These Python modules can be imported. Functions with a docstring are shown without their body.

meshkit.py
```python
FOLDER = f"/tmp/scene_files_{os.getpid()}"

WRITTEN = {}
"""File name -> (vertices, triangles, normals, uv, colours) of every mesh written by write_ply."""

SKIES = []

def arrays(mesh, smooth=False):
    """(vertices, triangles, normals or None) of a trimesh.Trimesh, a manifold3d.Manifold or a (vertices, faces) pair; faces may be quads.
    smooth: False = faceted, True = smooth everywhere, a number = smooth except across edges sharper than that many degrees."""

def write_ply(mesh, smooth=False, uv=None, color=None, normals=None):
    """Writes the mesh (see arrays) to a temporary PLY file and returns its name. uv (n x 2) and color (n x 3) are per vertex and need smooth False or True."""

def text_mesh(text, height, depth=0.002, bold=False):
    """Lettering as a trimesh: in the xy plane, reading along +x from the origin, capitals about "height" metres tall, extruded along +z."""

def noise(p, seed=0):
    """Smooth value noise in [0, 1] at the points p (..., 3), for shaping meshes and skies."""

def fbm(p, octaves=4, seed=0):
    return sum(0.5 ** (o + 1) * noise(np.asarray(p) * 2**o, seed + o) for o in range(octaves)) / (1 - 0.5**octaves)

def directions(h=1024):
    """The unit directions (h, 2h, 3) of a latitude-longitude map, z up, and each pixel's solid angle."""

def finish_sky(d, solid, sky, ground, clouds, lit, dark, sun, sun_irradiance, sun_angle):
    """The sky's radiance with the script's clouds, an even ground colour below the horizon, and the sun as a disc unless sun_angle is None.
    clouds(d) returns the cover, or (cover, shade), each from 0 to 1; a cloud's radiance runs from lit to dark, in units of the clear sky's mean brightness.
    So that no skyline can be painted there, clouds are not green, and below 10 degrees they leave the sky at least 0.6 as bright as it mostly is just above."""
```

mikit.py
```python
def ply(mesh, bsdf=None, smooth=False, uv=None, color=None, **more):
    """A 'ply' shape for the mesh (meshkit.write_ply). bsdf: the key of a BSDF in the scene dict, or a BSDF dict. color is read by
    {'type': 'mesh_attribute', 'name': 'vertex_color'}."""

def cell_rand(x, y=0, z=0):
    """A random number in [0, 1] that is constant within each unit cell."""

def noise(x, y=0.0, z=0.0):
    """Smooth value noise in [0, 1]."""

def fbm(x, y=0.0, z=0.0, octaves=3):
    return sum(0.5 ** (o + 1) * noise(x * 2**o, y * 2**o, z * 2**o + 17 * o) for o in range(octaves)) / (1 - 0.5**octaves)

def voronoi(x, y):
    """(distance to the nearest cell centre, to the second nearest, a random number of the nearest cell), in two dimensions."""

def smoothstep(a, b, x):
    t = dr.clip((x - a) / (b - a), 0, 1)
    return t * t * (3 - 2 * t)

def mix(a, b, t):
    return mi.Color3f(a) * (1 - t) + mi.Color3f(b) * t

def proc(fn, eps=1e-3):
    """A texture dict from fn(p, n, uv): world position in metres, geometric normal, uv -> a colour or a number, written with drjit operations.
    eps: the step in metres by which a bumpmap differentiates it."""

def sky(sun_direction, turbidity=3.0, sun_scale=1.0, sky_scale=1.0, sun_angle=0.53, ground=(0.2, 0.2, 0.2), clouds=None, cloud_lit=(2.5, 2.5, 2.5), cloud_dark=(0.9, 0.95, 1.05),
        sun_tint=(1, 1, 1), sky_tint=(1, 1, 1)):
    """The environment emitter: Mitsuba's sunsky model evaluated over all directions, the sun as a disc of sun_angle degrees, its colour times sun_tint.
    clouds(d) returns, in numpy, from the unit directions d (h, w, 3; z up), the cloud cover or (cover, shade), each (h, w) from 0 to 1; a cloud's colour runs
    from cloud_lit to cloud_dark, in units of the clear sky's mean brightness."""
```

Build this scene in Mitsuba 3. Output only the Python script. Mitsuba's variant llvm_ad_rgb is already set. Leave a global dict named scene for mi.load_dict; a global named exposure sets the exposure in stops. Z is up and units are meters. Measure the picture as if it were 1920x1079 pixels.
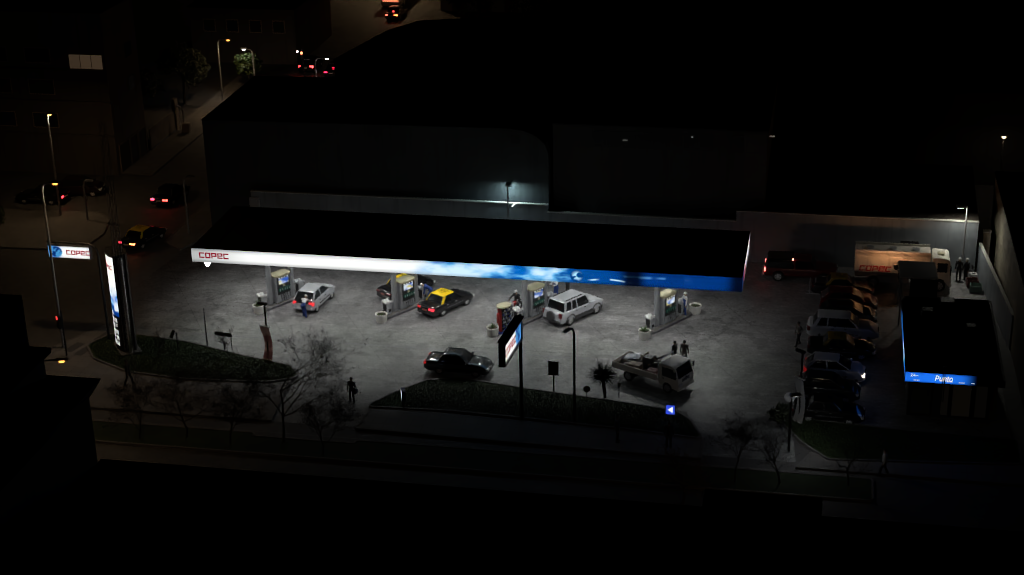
import math, random
import numpy as np, trimesh, manifold3d as m3, shapely, shapely.geometry as sg, shapely.affinity as sa
import mitsuba as mi, drjit as dr, mikit, meshkit
T = mi.ScalarTransform4f
PI = math.pi
# ---------------------------------------------------------------- camera, sky, exposure
scene, labels = {}, {}
CAM = np.array([42.528, -99.886, 47.0])
FWD = np.array([-0.18254946, 0.90350711, -0.38775069])
UPV = np.array([-0.0553824, 0.384302, 0.92154477])
scene['camera'] = {'type': 'perspective', 'fov': 34.163, 'fov_axis': 'x', 'near_clip': 1.0, 'far_clip': 800.0,
                   'to_world': T().look_at(origin=CAM.tolist(), target=(CAM + FWD * 50).tolist(), up=UPV.tolist())}
scene['sky'] = {**mikit.sky((0.25, -0.9, 0.12), turbidity=4, sun_scale=0.0, sky_scale=0.0003), 'sampling_weight': 0.6}
exposure = 0.0

# ---------------------------------------------------------------- helpers
def numbered(base):
    if base not in scene and base not in labels and not any(k.startswith(base + '__') for k in scene):
        return base
    n = 1
    while True:
        k = f'{base}_{n:03d}'
        if k not in scene and k not in labels and not any(q.startswith(k + '__') for q in scene):
            return k
        n += 1

def rgb(c):
    return {'type': 'rgb', 'value': [float(x) for x in c]}

def M(name, color, rough=0.5, metallic=0.0, spec=0.5, coat=0.0, two=True):
    col = mikit.proc(color) if callable(color) else rgb(color)
    b = {'type': 'principled', 'base_color': col, 'roughness': rough, 'metallic': metallic, 'specular': spec}
    if coat:
        b['clearcoat'] = coat
        b['clearcoat_gloss'] = 0.95
    scene['mat_' + name] = {'type': 'twosided', 'bsdf': b} if two else b
    return 'mat_' + name

def emitter(c, w=0.3):
    return {'type': 'area', 'radiance': c if isinstance(c, dict) else rgb(c), 'sampling_weight': float(w)}

def tri(mesh):
    if hasattr(mesh, 'to_mesh'):
        q = mesh.to_mesh()
        return trimesh.Trimesh(q.vert_properties[:, :3], q.tri_verts, process=False)
    if isinstance(mesh, (list, tuple)) and len(mesh) and not isinstance(mesh, np.ndarray):
        return trimesh.util.concatenate([tri(g) for g in mesh])
    return mesh

class Thing:
    """Parts in local coordinates under one key, placed by position and heading."""
    def __init__(s, name, label=None, cat=None, loc=(0, 0, 0), rot=0.0, group=None, kind=None):
        s.key = numbered(name)
        a = math.radians(rot)
        s.m = np.array([[math.cos(a), -math.sin(a), 0, loc[0]], [math.sin(a), math.cos(a), 0, loc[1]], [0, 0, 1, loc[2] if len(loc) > 2 else 0], [0, 0, 0, 1.0]])
        d = {}
        if label: d['label'] = label
        if cat: d['category'] = cat
        if group: d['group'] = group
        if kind: d['kind'] = kind
        labels[s.key] = d
    def put(s, name, mesh, mat, under=None, smooth=False, emit=None, uv=None, label=None, kind=None, join=False):
        if isinstance(mesh, list) and not join and kind is None:
            return [s.put(name, g, mat, under, smooth, emit, uv, label) for g in mesh][0]
        if join: kind = 'stuff'
        k = s.key if name is None else numbered((under or s.key) + '__' + name)
        v = tri(mesh).copy()
        v.apply_transform(s.m)
        more = {'emitter': emit} if emit else {}
        scene[k] = mikit.ply(v, mat, smooth=smooth, uv=uv, **more)
        if label or kind:
            labels[k] = {**({'label': label} if label else {}), **({'kind': kind} if kind else {})}
        return k

def box(x0, x1, y0, y1, z0, z1):
    b = trimesh.creation.box((abs(x1 - x0), abs(y1 - y0), abs(z1 - z0)))
    b.apply_translation(((x0 + x1) / 2, (y0 + y1) / 2, (z0 + z1) / 2))
    return b

def rbox(x0, x1, y0, y1, z0, z1, r=0.04):
    r = min(r, abs(x1 - x0) * .45, abs(y1 - y0) * .45, abs(z1 - z0) * .45)
    pts = []
    for x, sx in ((x0, 1), (x1, -1)):
        for y, sy in ((y0, 1), (y1, -1)):
            for z, sz in ((z0, 1), (z1, -1)):
                pts += [(x, y + sy * r, z + sz * r), (x + sx * r, y, z + sz * r), (x + sx * r, y + sy * r, z)]
    return m3.Manifold.hull_points(np.array(pts))

def hull(pts):
    return m3.Manifold.hull_points(np.array(pts, float))

def cyl(p, q, r, r2=None, n=12):
    p, q = np.array(p, float), np.array(q, float)
    r2 = r if r2 is None else r2
    z = q - p
    L = np.linalg.norm(z); z /= L
    x = np.cross(z, [0, 0, 1] if abs(z[2]) < .9 else [1, 0, 0]); x /= np.linalg.norm(x)
    y = np.cross(z, x)
    a = np.arange(n) * 2 * PI / n
    ring = np.cos(a)[:, None] * x + np.sin(a)[:, None] * y
    v = np.vstack([p + ring * r, q + ring * r2, [p], [q]])
    i = np.arange(n); j = (i + 1) % n
    f = np.vstack([np.c_[i, j, j + n], np.c_[i, j + n, i + n], np.c_[j, i, i * 0 + 2 * n], np.c_[i + n, j + n, i * 0 + 2 * n + 1]])
    return trimesh.Trimesh(v, f, process=False)

def tube(points, r, n=8, r2=None):
    p = np.array(points, float)
    rr = np.linspace(r, r if r2 is None else r2, len(p))
    t = np.gradient(p, axis=0); t /= np.linalg.norm(t, axis=1, keepdims=True) + 1e-12
    ref = np.array([0, 0, 1.0]) if abs(t[:, 2]).max() < .95 else np.array([0.31, 0.95, 0.05])
    a = np.cross(t, ref); a /= np.linalg.norm(a, axis=1, keepdims=True) + 1e-12
    b = np.cross(t, a)
    an = np.arange(n) * 2 * PI / n
    v = (p[:, None] + rr[:, None, None] * (np.cos(an)[None, :, None] * a[:, None] + np.sin(an)[None, :, None] * b[:, None])).reshape(-1, 3)
    f = []
    for k in range(len(p) - 1):
        for i in range(n):
            j = (i + 1) % n
            f += [(k * n + i, k * n + j, k * n + n + j), (k * n + i, k * n + n + j, k * n + n + i)]
    v = np.vstack([v, p[0], p[-1]])
    m = len(p) * n
    for i in range(n):
        j = (i + 1) % n
        f += [(j, i, m), (m - n + i, m - n + j, m + 1)]
    return trimesh.Trimesh(v, np.array(f), process=False)

def extr(poly, z0, z1):
    out = []
    for g in getattr(poly, 'geoms', [poly]):
        if g.is_empty or g.area < 1e-6: continue
        e = trimesh.creation.extrude_polygon(g, z1 - z0, engine='earcut')
        e.apply_translation((0, 0, z0))
        out.append(e)
    return trimesh.util.concatenate(out)

def frame(mesh, origin, xdir, zdir=None, up=(0, 0, 1)):
    """mesh in the xy plane -> x along xdir, y along up, z along the outward normal."""
    x = np.array(xdir, float); x /= np.linalg.norm(x)
    u = np.array(up, float); n = np.cross(x, u); n /= np.linalg.norm(n); u = np.cross(n, x)
    m = np.eye(4); m[:3, 0] = x; m[:3, 1] = u; m[:3, 2] = n; m[:3, 3] = origin
    e = tri(mesh).copy(); e.apply_transform(m)
    return e

def quad(o, xdir, w, h, up=(0, 0, 1), nx=1, ny=1, bulge=None):
    """UV-mapped rectangle from its lower-left corner; normal = xdir x up (towards the viewer who reads along xdir)."""
    x = np.array(xdir, float); x /= np.linalg.norm(x)
    u = np.array(up, float); n = np.cross(x, u); n /= np.linalg.norm(n)
    v, uv, f = [], [], []
    for j in range(ny + 1):
        for i in range(nx + 1):
            a, b = i / nx, j / ny
            v.append(np.array(o) + x * w * a + u * h * b + n * (bulge(a) if bulge else 0)); uv.append((a, b))
    for j in range(ny):
        for i in range(nx):
            q = j * (nx + 1) + i
            f += [(q, q + 1, q + nx + 2), (q, q + nx + 2, q + nx + 1)]
    return trimesh.Trimesh(np.array(v), np.array(f), process=False), np.array(uv)

def brand_word(h, depth=0.02, italic=0.0):
    """The square lower-case lettering of the station's signs, reading along +x, capitals h tall."""
    s, w, gap = .21, .92, .17
    R = lambda a, b, c, d: sg.box(a, b, c, d)
    c = shapely.union_all([R(0, 0, s, 1), R(0, 0, w, s), R(0, 1 - s, w, 1)])
    o = R(0, 0, w, 1).difference(R(s, s, w - s, 1 - s))
    p = shapely.union_all([R(0, 0, s, 1), R(0, 1 - s, w, 1), R(w - s, .3, w, 1), R(0, .3, w, .3 + s * .9)])
    e = shapely.union_all([R(0, 0, s, 1), R(0, 0, w, s), R(0, 1 - s, w, 1), R(w - s, .42, w, 1), R(0, .40, w, .40 + s * .8)])
    shp = shapely.union_all([sa.translate(g, i * (w + gap), 0) for i, g in enumerate((c, o, p, e, c))])
    shp = sa.scale(shp, h, h, origin=(0, 0))
    if italic: shp = sa.skew(shp, xs=italic, origin=(0, 0))
    return extr(shp, 0, depth), h * (5 * w + 4 * gap)

N, FB, SS, MX = mikit.noise, mikit.fbm, mikit.smoothstep, mikit.mix

# ---------------------------------------------------------------- materials
def concrete_fn(p, n, uv):
    big = FB(p.x * .16 + 5, p.y * .3, 0, 3)
    mid = FB(p.x * .8, p.y * 1.5 + 30, 0, 4)
    fine = N(p.x * 7, p.y * 7) + N(p.x * 13 + 3, p.y * 13, 5) - 1
    streak = SS(.6, .8, FB(p.x * .3 + p.y * .05, p.y * 2.6 + 9, 0, 3))
    scuff = SS(.66, .78, FB(p.x * 1.3 + p.y * .8, p.y * 4.2 - p.x * .8, 4, 3))
    stain = SS(.6, .74, FB(p.x * .8 + 40, p.y * 1.0, 2, 4))
    a = (p.x + p.y * .62) / 5.9; jx = dr.abs(a - dr.floor(a) - .5)
    jy = dr.abs((p.y + .9) / 4.3 - dr.floor((p.y + .9) / 4.3) - .5)
    joint = dr.maximum(SS(.4955, .4985, jx), SS(.4945, .4975, jy))
    v = .135 + .07 * big + .06 * (mid - .5) + .05 * fine
    v = v * (1 + .16 * streak + .32 * scuff) * (1 - .3 * stain) * (1 - .5 * joint)
    la, lb = p.x * .545 + p.y * .838, -p.x * .838 + p.y * .545
    track = SS(.5, .72, FB(la * .1 + 7, lb * .9, 6, 4))
    v = v * (1 - .2 * track)
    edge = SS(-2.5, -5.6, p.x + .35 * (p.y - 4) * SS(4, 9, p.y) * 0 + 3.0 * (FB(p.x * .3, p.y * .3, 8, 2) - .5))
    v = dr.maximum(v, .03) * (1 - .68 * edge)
    return MX((1.0, .965, .985), (.98, 1.0, .965), SS(3, -1, p.y)) * v
def asphalt_fn(p, n, uv):
    v = .035 + .025 * FB(p.x * .3, p.y * .3, 0, 3) + .02 * FB(p.x * 2.2, p.y * 2.2, 3, 3) + .01 * N(p.x * 14, p.y * 14)
    return mi.Color3f(v, v * .97, v * .94)
def walk_fn(p, n, uv):
    gx, gy = dr.abs(p.x / .8 - dr.floor(p.x / .8) - .5), dr.abs(p.y / .8 - dr.floor(p.y / .8) - .5)
    j = dr.maximum(SS(.475, .495, gx), SS(.475, .495, gy))
    t = mikit.cell_rand(dr.floor(p.x / .8), dr.floor(p.y / .8))
    v = (.10 + .04 * FB(p.x * .5, p.y * .5) + .02 * t) * (1 - .35 * j)
    return mi.Color3f(v, v * .96, v * .9)
def grass_fn(p, n, uv):
    t = FB(p.x * 1.2, p.y * 1.2, 0, 4)
    return MX((.014, .026, .01), (.035, .05, .018), t)
def render_wall(col, amp=.25, sc=.5):
    def fn(p, n, uv):
        t = FB(p.x * sc + p.y * sc, p.z * sc * .6, p.y * sc, 4)
        drip = FB((p.x + p.y) * 3, p.z * .25, 0, 3)
        return mi.Color3f(*col) * (1 - amp * .5 + amp * t) * (1 - .2 * SS(.55, .8, drip))
    return fn
def fabric_fn(p, n, uv):
    return MX((.10, .04, .036), (.26, .17, .14), SS(.35, .7, FB(p.x * 1.5, p.z * 2.2, 3, 3)))

M('concrete', concrete_fn, .55, spec=.45)
M('asphalt', asphalt_fn, .7)
M('walk', walk_fn, .7)
M('kerb', (.11, .105, .1), .7)
M('grass', grass_fn, .8, spec=.2)
M('line', (.10, .10, .095), .7)
M('tactile', (.06, .06, .06), .7)
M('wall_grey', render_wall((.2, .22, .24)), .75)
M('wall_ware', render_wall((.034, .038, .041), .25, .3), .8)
M('wall_beige', render_wall((.3, .25, .2)), .75)
M('wall_flat', render_wall((.1, .085, .07)), .8)
M('wall_neighbour', render_wall((.2, .175, .13)), .8)
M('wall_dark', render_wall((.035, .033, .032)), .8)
M('coping', (.42, .42, .38), .6)
M('roof_dark', (.008, .008, .009), .9, spec=.1)
M('roof_brown', render_wall((.04, .034, .028), .4, 1.2), .6)
M('iron_sheet', (.42, .42, .42), .5)
M('roof_black', (.03, .027, .024), .95, spec=.05)
M('canopy_top', (.006, .006, .007), .8, spec=.2)
M('white_panel', (.72, .72, .72), .4)
M('steel', (.42, .43, .45), .38, metallic=.6)
M('steel_dark', (.16, .16, .17), .4, metallic=.5)
M('chrome', (.75, .75, .76), .12, metallic=1.0)
M('pole_grey', (.3, .3, .3), .45, metallic=.2)
M('pole_black', (.012, .012, .013), .5)
M('black', (.012, .012, .013), .5)
M('rubber', (.018, .018, .018), .8)
M('beige_plastic', (.46, .42, .28), .5)
M('white_plastic', (.75, .75, .74), .35)
M('grey_plastic', (.36, .37, .39), .45)
M('pump_dark', (.035, .037, .04), .35)
M('nozzle_green', (.02, .11, .08), .4)
M('blue_paint', (.012, .03, .2), .4)
M('red_paint', (.3, .02, .018), .35)
M('brown', (.13, .095, .07), .7)
M('pot', (.62, .61, .57), .7)
M('soil', (.03, .024, .016), .9)
M('leaf', (.05, .095, .025), .5)
M('palm_leaf', (.022, .03, .016), .5)
M('bark', (.03, .025, .02), .85)
M('twig', (.02, .016, .013), .85)
M('twig_brown', (.11, .07, .045), .85)
M('silver_car', (.52, .53, .56), .26, metallic=.3, coat=1.0)
M('dull_silver_car', (.4, .4, .42), .2, metallic=.3, coat=1.0)
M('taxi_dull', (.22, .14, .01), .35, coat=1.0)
M('grey_car', (.09, .085, .085), .2, coat=1.0)
M('grey_clad', (.05, .05, .052), .55)
M('black_car', (.006, .006, .007), .07, coat=1.0)
M('sedan_car', (.012, .017, .019), .09, coat=1.0)
M('taxi_yellow', (.80, .52, .01), .3, coat=1.0)
M('red_car', (.07, .004, .006), .12, coat=1.0)
M('maroon_car', (.011, .004, .005), .08, coat=1.0)
M('blue_car', (.006, .008, .02), .08, coat=1.0)
M('white_car', (.74, .71, .64), .5)
M('glass_dark', (.007, .008, .009), .07, spec=.5)
M('rim', (.6, .6, .6), .3, metallic=.25)
M('lens_red', (.11, .007, .008), .15)
M('lens_clear', (.55, .55, .55), .12)
M('lens_amber', (.7, .25, .04), .2)
M('plate', (.5, .5, .46), .5)
M('plate_red', (.3, .1, .08), .5)
M('skin', (.34, .19, .13), .6)
M('skin_dark', (.2, .11, .075), .6)
M('hair', (.012, .01, .008), .7)
M('cloth_white', (.62, .62, .62), .8)
M('cloth_blue', (.015, .04, .17), .8)
M('cloth_black', (.012, .012, .013), .8)
M('cloth_brown', (.06, .045, .04), .8)
M('cloth_grey', (.11, .1, .09), .8)
M('cloth_navy', (.015, .02, .04), .8)
M('wood', (.2, .14, .09), .7)
scene['mat_banner'] = {'type': 'principledthin', 'base_color': mikit.proc(fabric_fn), 'roughness': .8, 'diff_trans': 1.1}
scene['mat_banner_pale'] = {'type': 'principledthin', 'base_color': rgb((.5, .5, .48)), 'roughness': .8, 'diff_trans': .8}
M('sign_white', (.55, .55, .55), .6)
M('sign_brown', (.12, .1, .08), .6)
M('crate_green', (.14, .2, .17), .6)
M('crate_red', (.09, .03, .025), .6)
M('tank_white', render_wall((.72, .68, .6), .12, 1.0), .35, spec=.5)
M('letter_red', (.5, .02, .03), .4)
M('pane', (.03, .03, .032), .12)
M('shutter', (.07, .045, .035), .7)
M('frame_pale', (.3, .24, .18), .7)
M('off', (.02, .02, .02), .5)
M('foliage', (.05, .075, .02), .6)
M('foliage_dark', (.02, .026, .012), .7)

# ================================================================ SETTING
def struct(name, mesh, mat, parent=None, smooth=False, label=None):
    k = numbered(name if parent is None else parent + '__' + name)
    scene[k] = mikit.ply(tri(mesh), mat, smooth=smooth)
    if parent is None:
        labels[k] = {'kind': 'structure', **({'label': label} if label else {})}
    return k

struct('ground', box(-420, 420, -180, 520, -2.0, 0.0), 'mat_asphalt', label='dark asphalt ground of the avenue and the side street')
court = sg.Polygon([(-5.0, 17.2), (-6.4, 12.5), (-7.2, 6), (-6.3, -1.5), (-4.2, -2.2), (9.3, -6.2), (9.8, -13.3), (15.2, -13.3), (16.2, -8.2), (19, -5.6), (34.8, -8.2), (36.2, -13.6), (41.6, -13.6), (41.2, -8.6), (43.5, -9.5), (54, -9.5), (54, 17.2)])
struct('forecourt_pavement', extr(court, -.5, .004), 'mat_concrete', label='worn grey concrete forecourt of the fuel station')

def smooth_poly(pts, r=1.0):
    return sg.Polygon(pts).buffer(-r).buffer(2 * r).buffer(-r)
isl_left = smooth_poly([(-6.3, -4.7), (-5.4, -2.7), (-3.3, -2.5), (.3, -3.1), (5.1, -4.7), (8.6, -5.7), (9.9, -7.4), (7.8, -8.4), (2.5, -8.8), (-1.8, -8.3), (-4.9, -6.7)], .7)
isl_mid = smooth_poly([(14.9, -10.8), (16.3, -8.5), (17.9, -6.5), (19.9, -5.85), (25, -6.8), (30.2, -7.6), (34.2, -8.4), (35.2, -9.5), (36.2, -11.9), (32.3, -11.4), (25.7, -10.9), (20.6, -10.6)], .35)
isl_right = smooth_poly([(40.5, -9.0), (41.4, -8.2), (47.2, -8.8), (54.4, -9.0), (54.4, -12.2), (43.4, -13.3), (41.9, -11.5)], .4)
walk = sg.Polygon([(-8.2, -13.4), (-8.4, -5), (-6.4, -1.2), (-4.3, -2.4), (1, -3.1), (9.2, -7.2), (9.8, -13.4)])
walk2 = sg.Polygon([(15.2, -13.6), (15.4, -10.6), (36.2, -11.6), (36.2, -14.2)])
walk3 = sg.Polygon([(41.6, -14.4), (42.4, -12.4), (54.4, -11.5), (70, -11.2), (70, -14.6)])
walk_ware = sg.Polygon([(-8.4, 62), (-8.4, 14.5), (-6.5, 13.2), (-5.0, 17.3), (-5.0, 62)])
walk_corner = smooth_poly([(-40, 10.8), (-40, 19.8), (-21.4, 20.0), (-16.4, 20.4), (-14.8, 19.0), (-13.9, 15.7), (-14.1, 13.2), (-16, 11.9)], .8)
walk_far = sg.Polygon([(-15.6, 30), (-15.6, 62), (-19, 62), (-19, 30)])
for nm, pg, lb in (('sidewalk', walk, 'pale paved sidewalk round the left grass island'), ('sidewalk', walk2, 'dark paved sidewalk in front of the middle grass island'), ('sidewalk', walk3, 'dark paved sidewalk before the shop'),
                   ('sidewalk', walk_ware, 'sidewalk along the warehouse side street'), ('sidewalk', walk_corner, 'brown lit sidewalk corner across the side street'), ('sidewalk', walk_far, 'sidewalk along the garden wall')):
    k = struct(nm, extr(pg.buffer(-.16), -.4, .11), 'mat_walk', label=lb)
    struct('kerb', extr(pg.difference(pg.buffer(-.155)), -.4, .125), 'mat_kerb', parent=k)
GR = random.Random(5)
for nm, pg, lb in (('grass_island', isl_left, 'dark grass island around the price pylon'), ('grass_island', isl_mid, 'long dark grass island beside the avenue'), ('grass_island', isl_right, 'dark grass strip before the shop')):
    k = struct(nm, extr(pg.buffer(-.13), -.4, .15), 'mat_grass', label=lb)
    struct('kerb', extr(pg.difference(pg.buffer(-.125)), -.4, .19), 'mat_kerb', parent=k)
def tufts(pg, n, seed):
    R = np.random.default_rng(seed)
    x0, y0, x1, y1 = pg.bounds
    q = np.c_[R.uniform(x0, x1, n), R.uniform(y0, y1, n)]
    q = q[shapely.contains_xy(pg, q[:, 0], q[:, 1])]
    a = R.uniform(0, 2 * PI, len(q)); h = R.uniform(.05, .14, len(q)); ln = R.uniform(-.05, .05, (len(q), 2))
    w = .018
    v = np.empty((len(q), 3, 3))
    for k, s in ((0, -1), (1, 1)):
        v[:, k, 0] = q[:, 0] + s * w * np.cos(a); v[:, k, 1] = q[:, 1] + s * w * np.sin(a); v[:, k, 2] = .145
    v[:, 2, :2] = q + ln; v[:, 2, 2] = .15 + h
    return trimesh.Trimesh(v.reshape(-1, 3), np.arange(len(q) * 3).reshape(-1, 3), process=False)
scene['grass'] = mikit.ply(trimesh.util.concatenate([tufts(isl_left.buffer(-.2), 26000, 1), tufts(isl_mid.buffer(-.2), 26000, 2), tufts(isl_right.buffer(-.2), 12000, 3)]), 'mat_grass')
labels['grass'] = {'kind': 'stuff', 'label': 'short dark grass blades growing on the kerbed islands', 'category': 'grass'}
strip = sg.box(-2, -17.6, 46, -15.0).difference(sg.box(9.4, -15.4, 15.6, -14)).buffer(-.3).buffer(.3)
k = struct('planting_strip', extr(strip.buffer(-.13), -.4, .1), 'mat_grass', label='dark planted strip with bare trees between avenue and sidewalk')
struct('kerb', extr(strip.difference(strip.buffer(-.125)), -.4, .13), 'mat_kerb', parent=k)
# lane lines on the avenue and the tactile squares on the corner sidewalk
lane = [sg.box(x, -24.1, x + 3.0, -23.98) for x in range(-30, 80, 7)] + [sg.box(x, -20.6, x + 3.0, -20.48) for x in range(-27, 80, 7)] + [sg.box(-60, -14.75, 80, -14.65)]
struct('lane_marking', extr(shapely.union_all(lane), -.01, .004), 'mat_line', label='worn white lane lines on the avenue')
for c in ((-6.95, -5.1), (-6.05, -5.5), (-5.7, -3.1)):
    struct('paving_patch', extr(sa.rotate(sg.box(c[0] - .32, c[1] - .75, c[0] + .32, c[1] + .75), -14), .1, .116), 'mat_tactile', label='dark square of tactile paving on the corner sidewalk')
# seam plates in the concrete: a drain line in front of the islands
struct('drain_channel', extr(sg.box(-2, -1.62, 34, -1.5), -.01, .008), 'mat_steel_dark', label='narrow drain channel across the forecourt')

# ================================================================ CANOPY
def fascia_fn(p, n, uv):
    x, v = p.x, uv.y
    wp = FB(x * .45, v * 1.1, 3, 3) - .5
    cl = FB(x * .62 + 3 + wp, v * 1.9 + wp, 1, 5)
    puff = FB(x * 1.5 + 11, v * 3.2, 6, 4)
    blue = MX((.0, .115, .45), (.0, .032, .19), SS(22.0, 32.0, x)) * (.75 + .5 * FB(x * .7, v * 2, 9, 3))
    cover = MX((1.0, 1.0, 1.0), (.0, .0, .0), SS(15.5, 34.0, x + 5 * wp)).x
    d = cl * .75 + puff * .25
    c = SS(.74 - .66 * cover, 1.12 - .56 * cover, d) * (1 - SS(26.2, 27.6, x))
    mid_ = MX(blue, (.12, .46, .82), SS(.0, .5, c))
    col = MX(mid_, (.62, .83, .98), SS(.3, 1.1, c))
    arc = dr.abs(v - .16 - .2 * dr.sin((x - 27.1) * .95))
    col = MX(col, (.55, .85, 1.0), SS(.09, .0, arc) * SS(26.9, 27.5, x) * SS(30.4, 29.6, x) * SS(.3, .6, N(x * 3.2, v * 3)))
    col = MX(col, (.1, .35, .7), SS(.14, .0, dr.abs(v - .62)) * SS(.45, .7, N(x * 1.7 + 4, v * 3)) * SS(27.5, 28.5, x) * SS(34.5, 32.5, x) * .6)
    gl = dr.sqrt(dr.square(x - 26.7) + dr.square((v - .5) * 1.0))
    land = SS(.5, .62, FB(x * 3.5, v * 3.5, 2, 3))
    col = MX(col, MX(mi.Color3f(.0, .05, .22), mi.Color3f(.4, .75, .95), land * SS(.45, .1, gl)), SS(.46, .42, gl))
    white = MX((.74, .78, .76), (1.0, 1.0, .98), FB(x * .42, v * .8, 7, 3) * .7 + .4 * SS(.5, 5.0, x))
    white = white * (.50 + .46 * SS(-.3, 5.0, x)) * (.82 + .22 * SS(.0, .35, v) * SS(1.08, .6, v))
    col = MX(white, col, SS(14.5, 18.5, x + 4 * wp))
    gap = SS(1.1, .25, dr.abs(x - 30.4))
    col = col * (1 - .93 * gap) * (1 - .92 * SS(36.2, 37.1, x)) * (.72 + .4 * SS(.0, .25, v) * SS(1.0, .75, v))
    return dr.maximum(col, 0)
def side_fascia_fn(p, n, uv):
    y = p.y
    white = mi.Color3f(.75, .74, .74) * (.55 + .5 * FB(y * 1.2, p.z * 2, 1, 2)) * SS(8.6, 6.8, y)
    return MX(mi.Color3f(.005, .02, .08), white, SS(1.4, 2.6, y))
CL, CD, CZ0, CZ1 = 37.48, 8.39, 4.72, 5.75
cn = Thing('station_canopy', 'long flat canopy roof over the pumps with glowing white and blue fascia', 'canopy')
cn.put('roof', box(.02, CL - .02, .03, CD - .02, CZ1 - .12, CZ1), 'mat_canopy_top')
for s in range(12):
    cn.put('roof_seam', box(1.5 + s * 3.1, 1.56 + s * 3.1, .1, CD - .1, CZ1, CZ1 + .03), 'mat_canopy_top', under=cn.key + '__roof')
cn.put('ceiling', box(.05, CL - .05, .06, CD - .05, CZ0 + .62, CZ0 + .7), 'mat_white_panel')
cn.put('fascia_case', ([box(0, CL, .02, .05, CZ0, CZ1), box(0, CL, CD - .05, CD, CZ0, CZ1), box(0, .03, .05, CD - .05, CZ0, CZ1), box(CL - .03, CL, .05, CD - .05, CZ0, CZ1)]), 'mat_off')
q, uv = quad((.0, -.004, CZ0 + .01), (1, 0, 0), CL, CZ1 - CZ0 - .05)
cn.put('front_fascia', q, 'mat_off', uv=uv, emit=emitter(mikit.proc(fascia_fn), 2.5), label='backlit front fascia running from white through clouds to deep blue')
q, uv = quad((CL + .004, .0, CZ0 + .01), (0, 1, 0), CD, CZ1 - CZ0 - .05)
cn.put('side_fascia', q, 'mat_off', uv=uv, emit=emitter(mikit.proc(side_fascia_fn), .4))
wd, ww = brand_word(.40)
cn.put('lettering', frame(wd, (.55, -.012, CZ0 + .33), (1, 0, 0)), 'mat_letter_red', emit=emitter((.21, .006, .018), .05))
wd, ww = brand_word(.42)
cn.put('lettering', frame(wd, (CL + .012, 1.2, CZ0 + .3), (0, 1, 0)), 'mat_letter_red', emit=emitter((.2, .006, .018), .03))
LAMP = (90.0, 91.5, 88.0)
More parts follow.
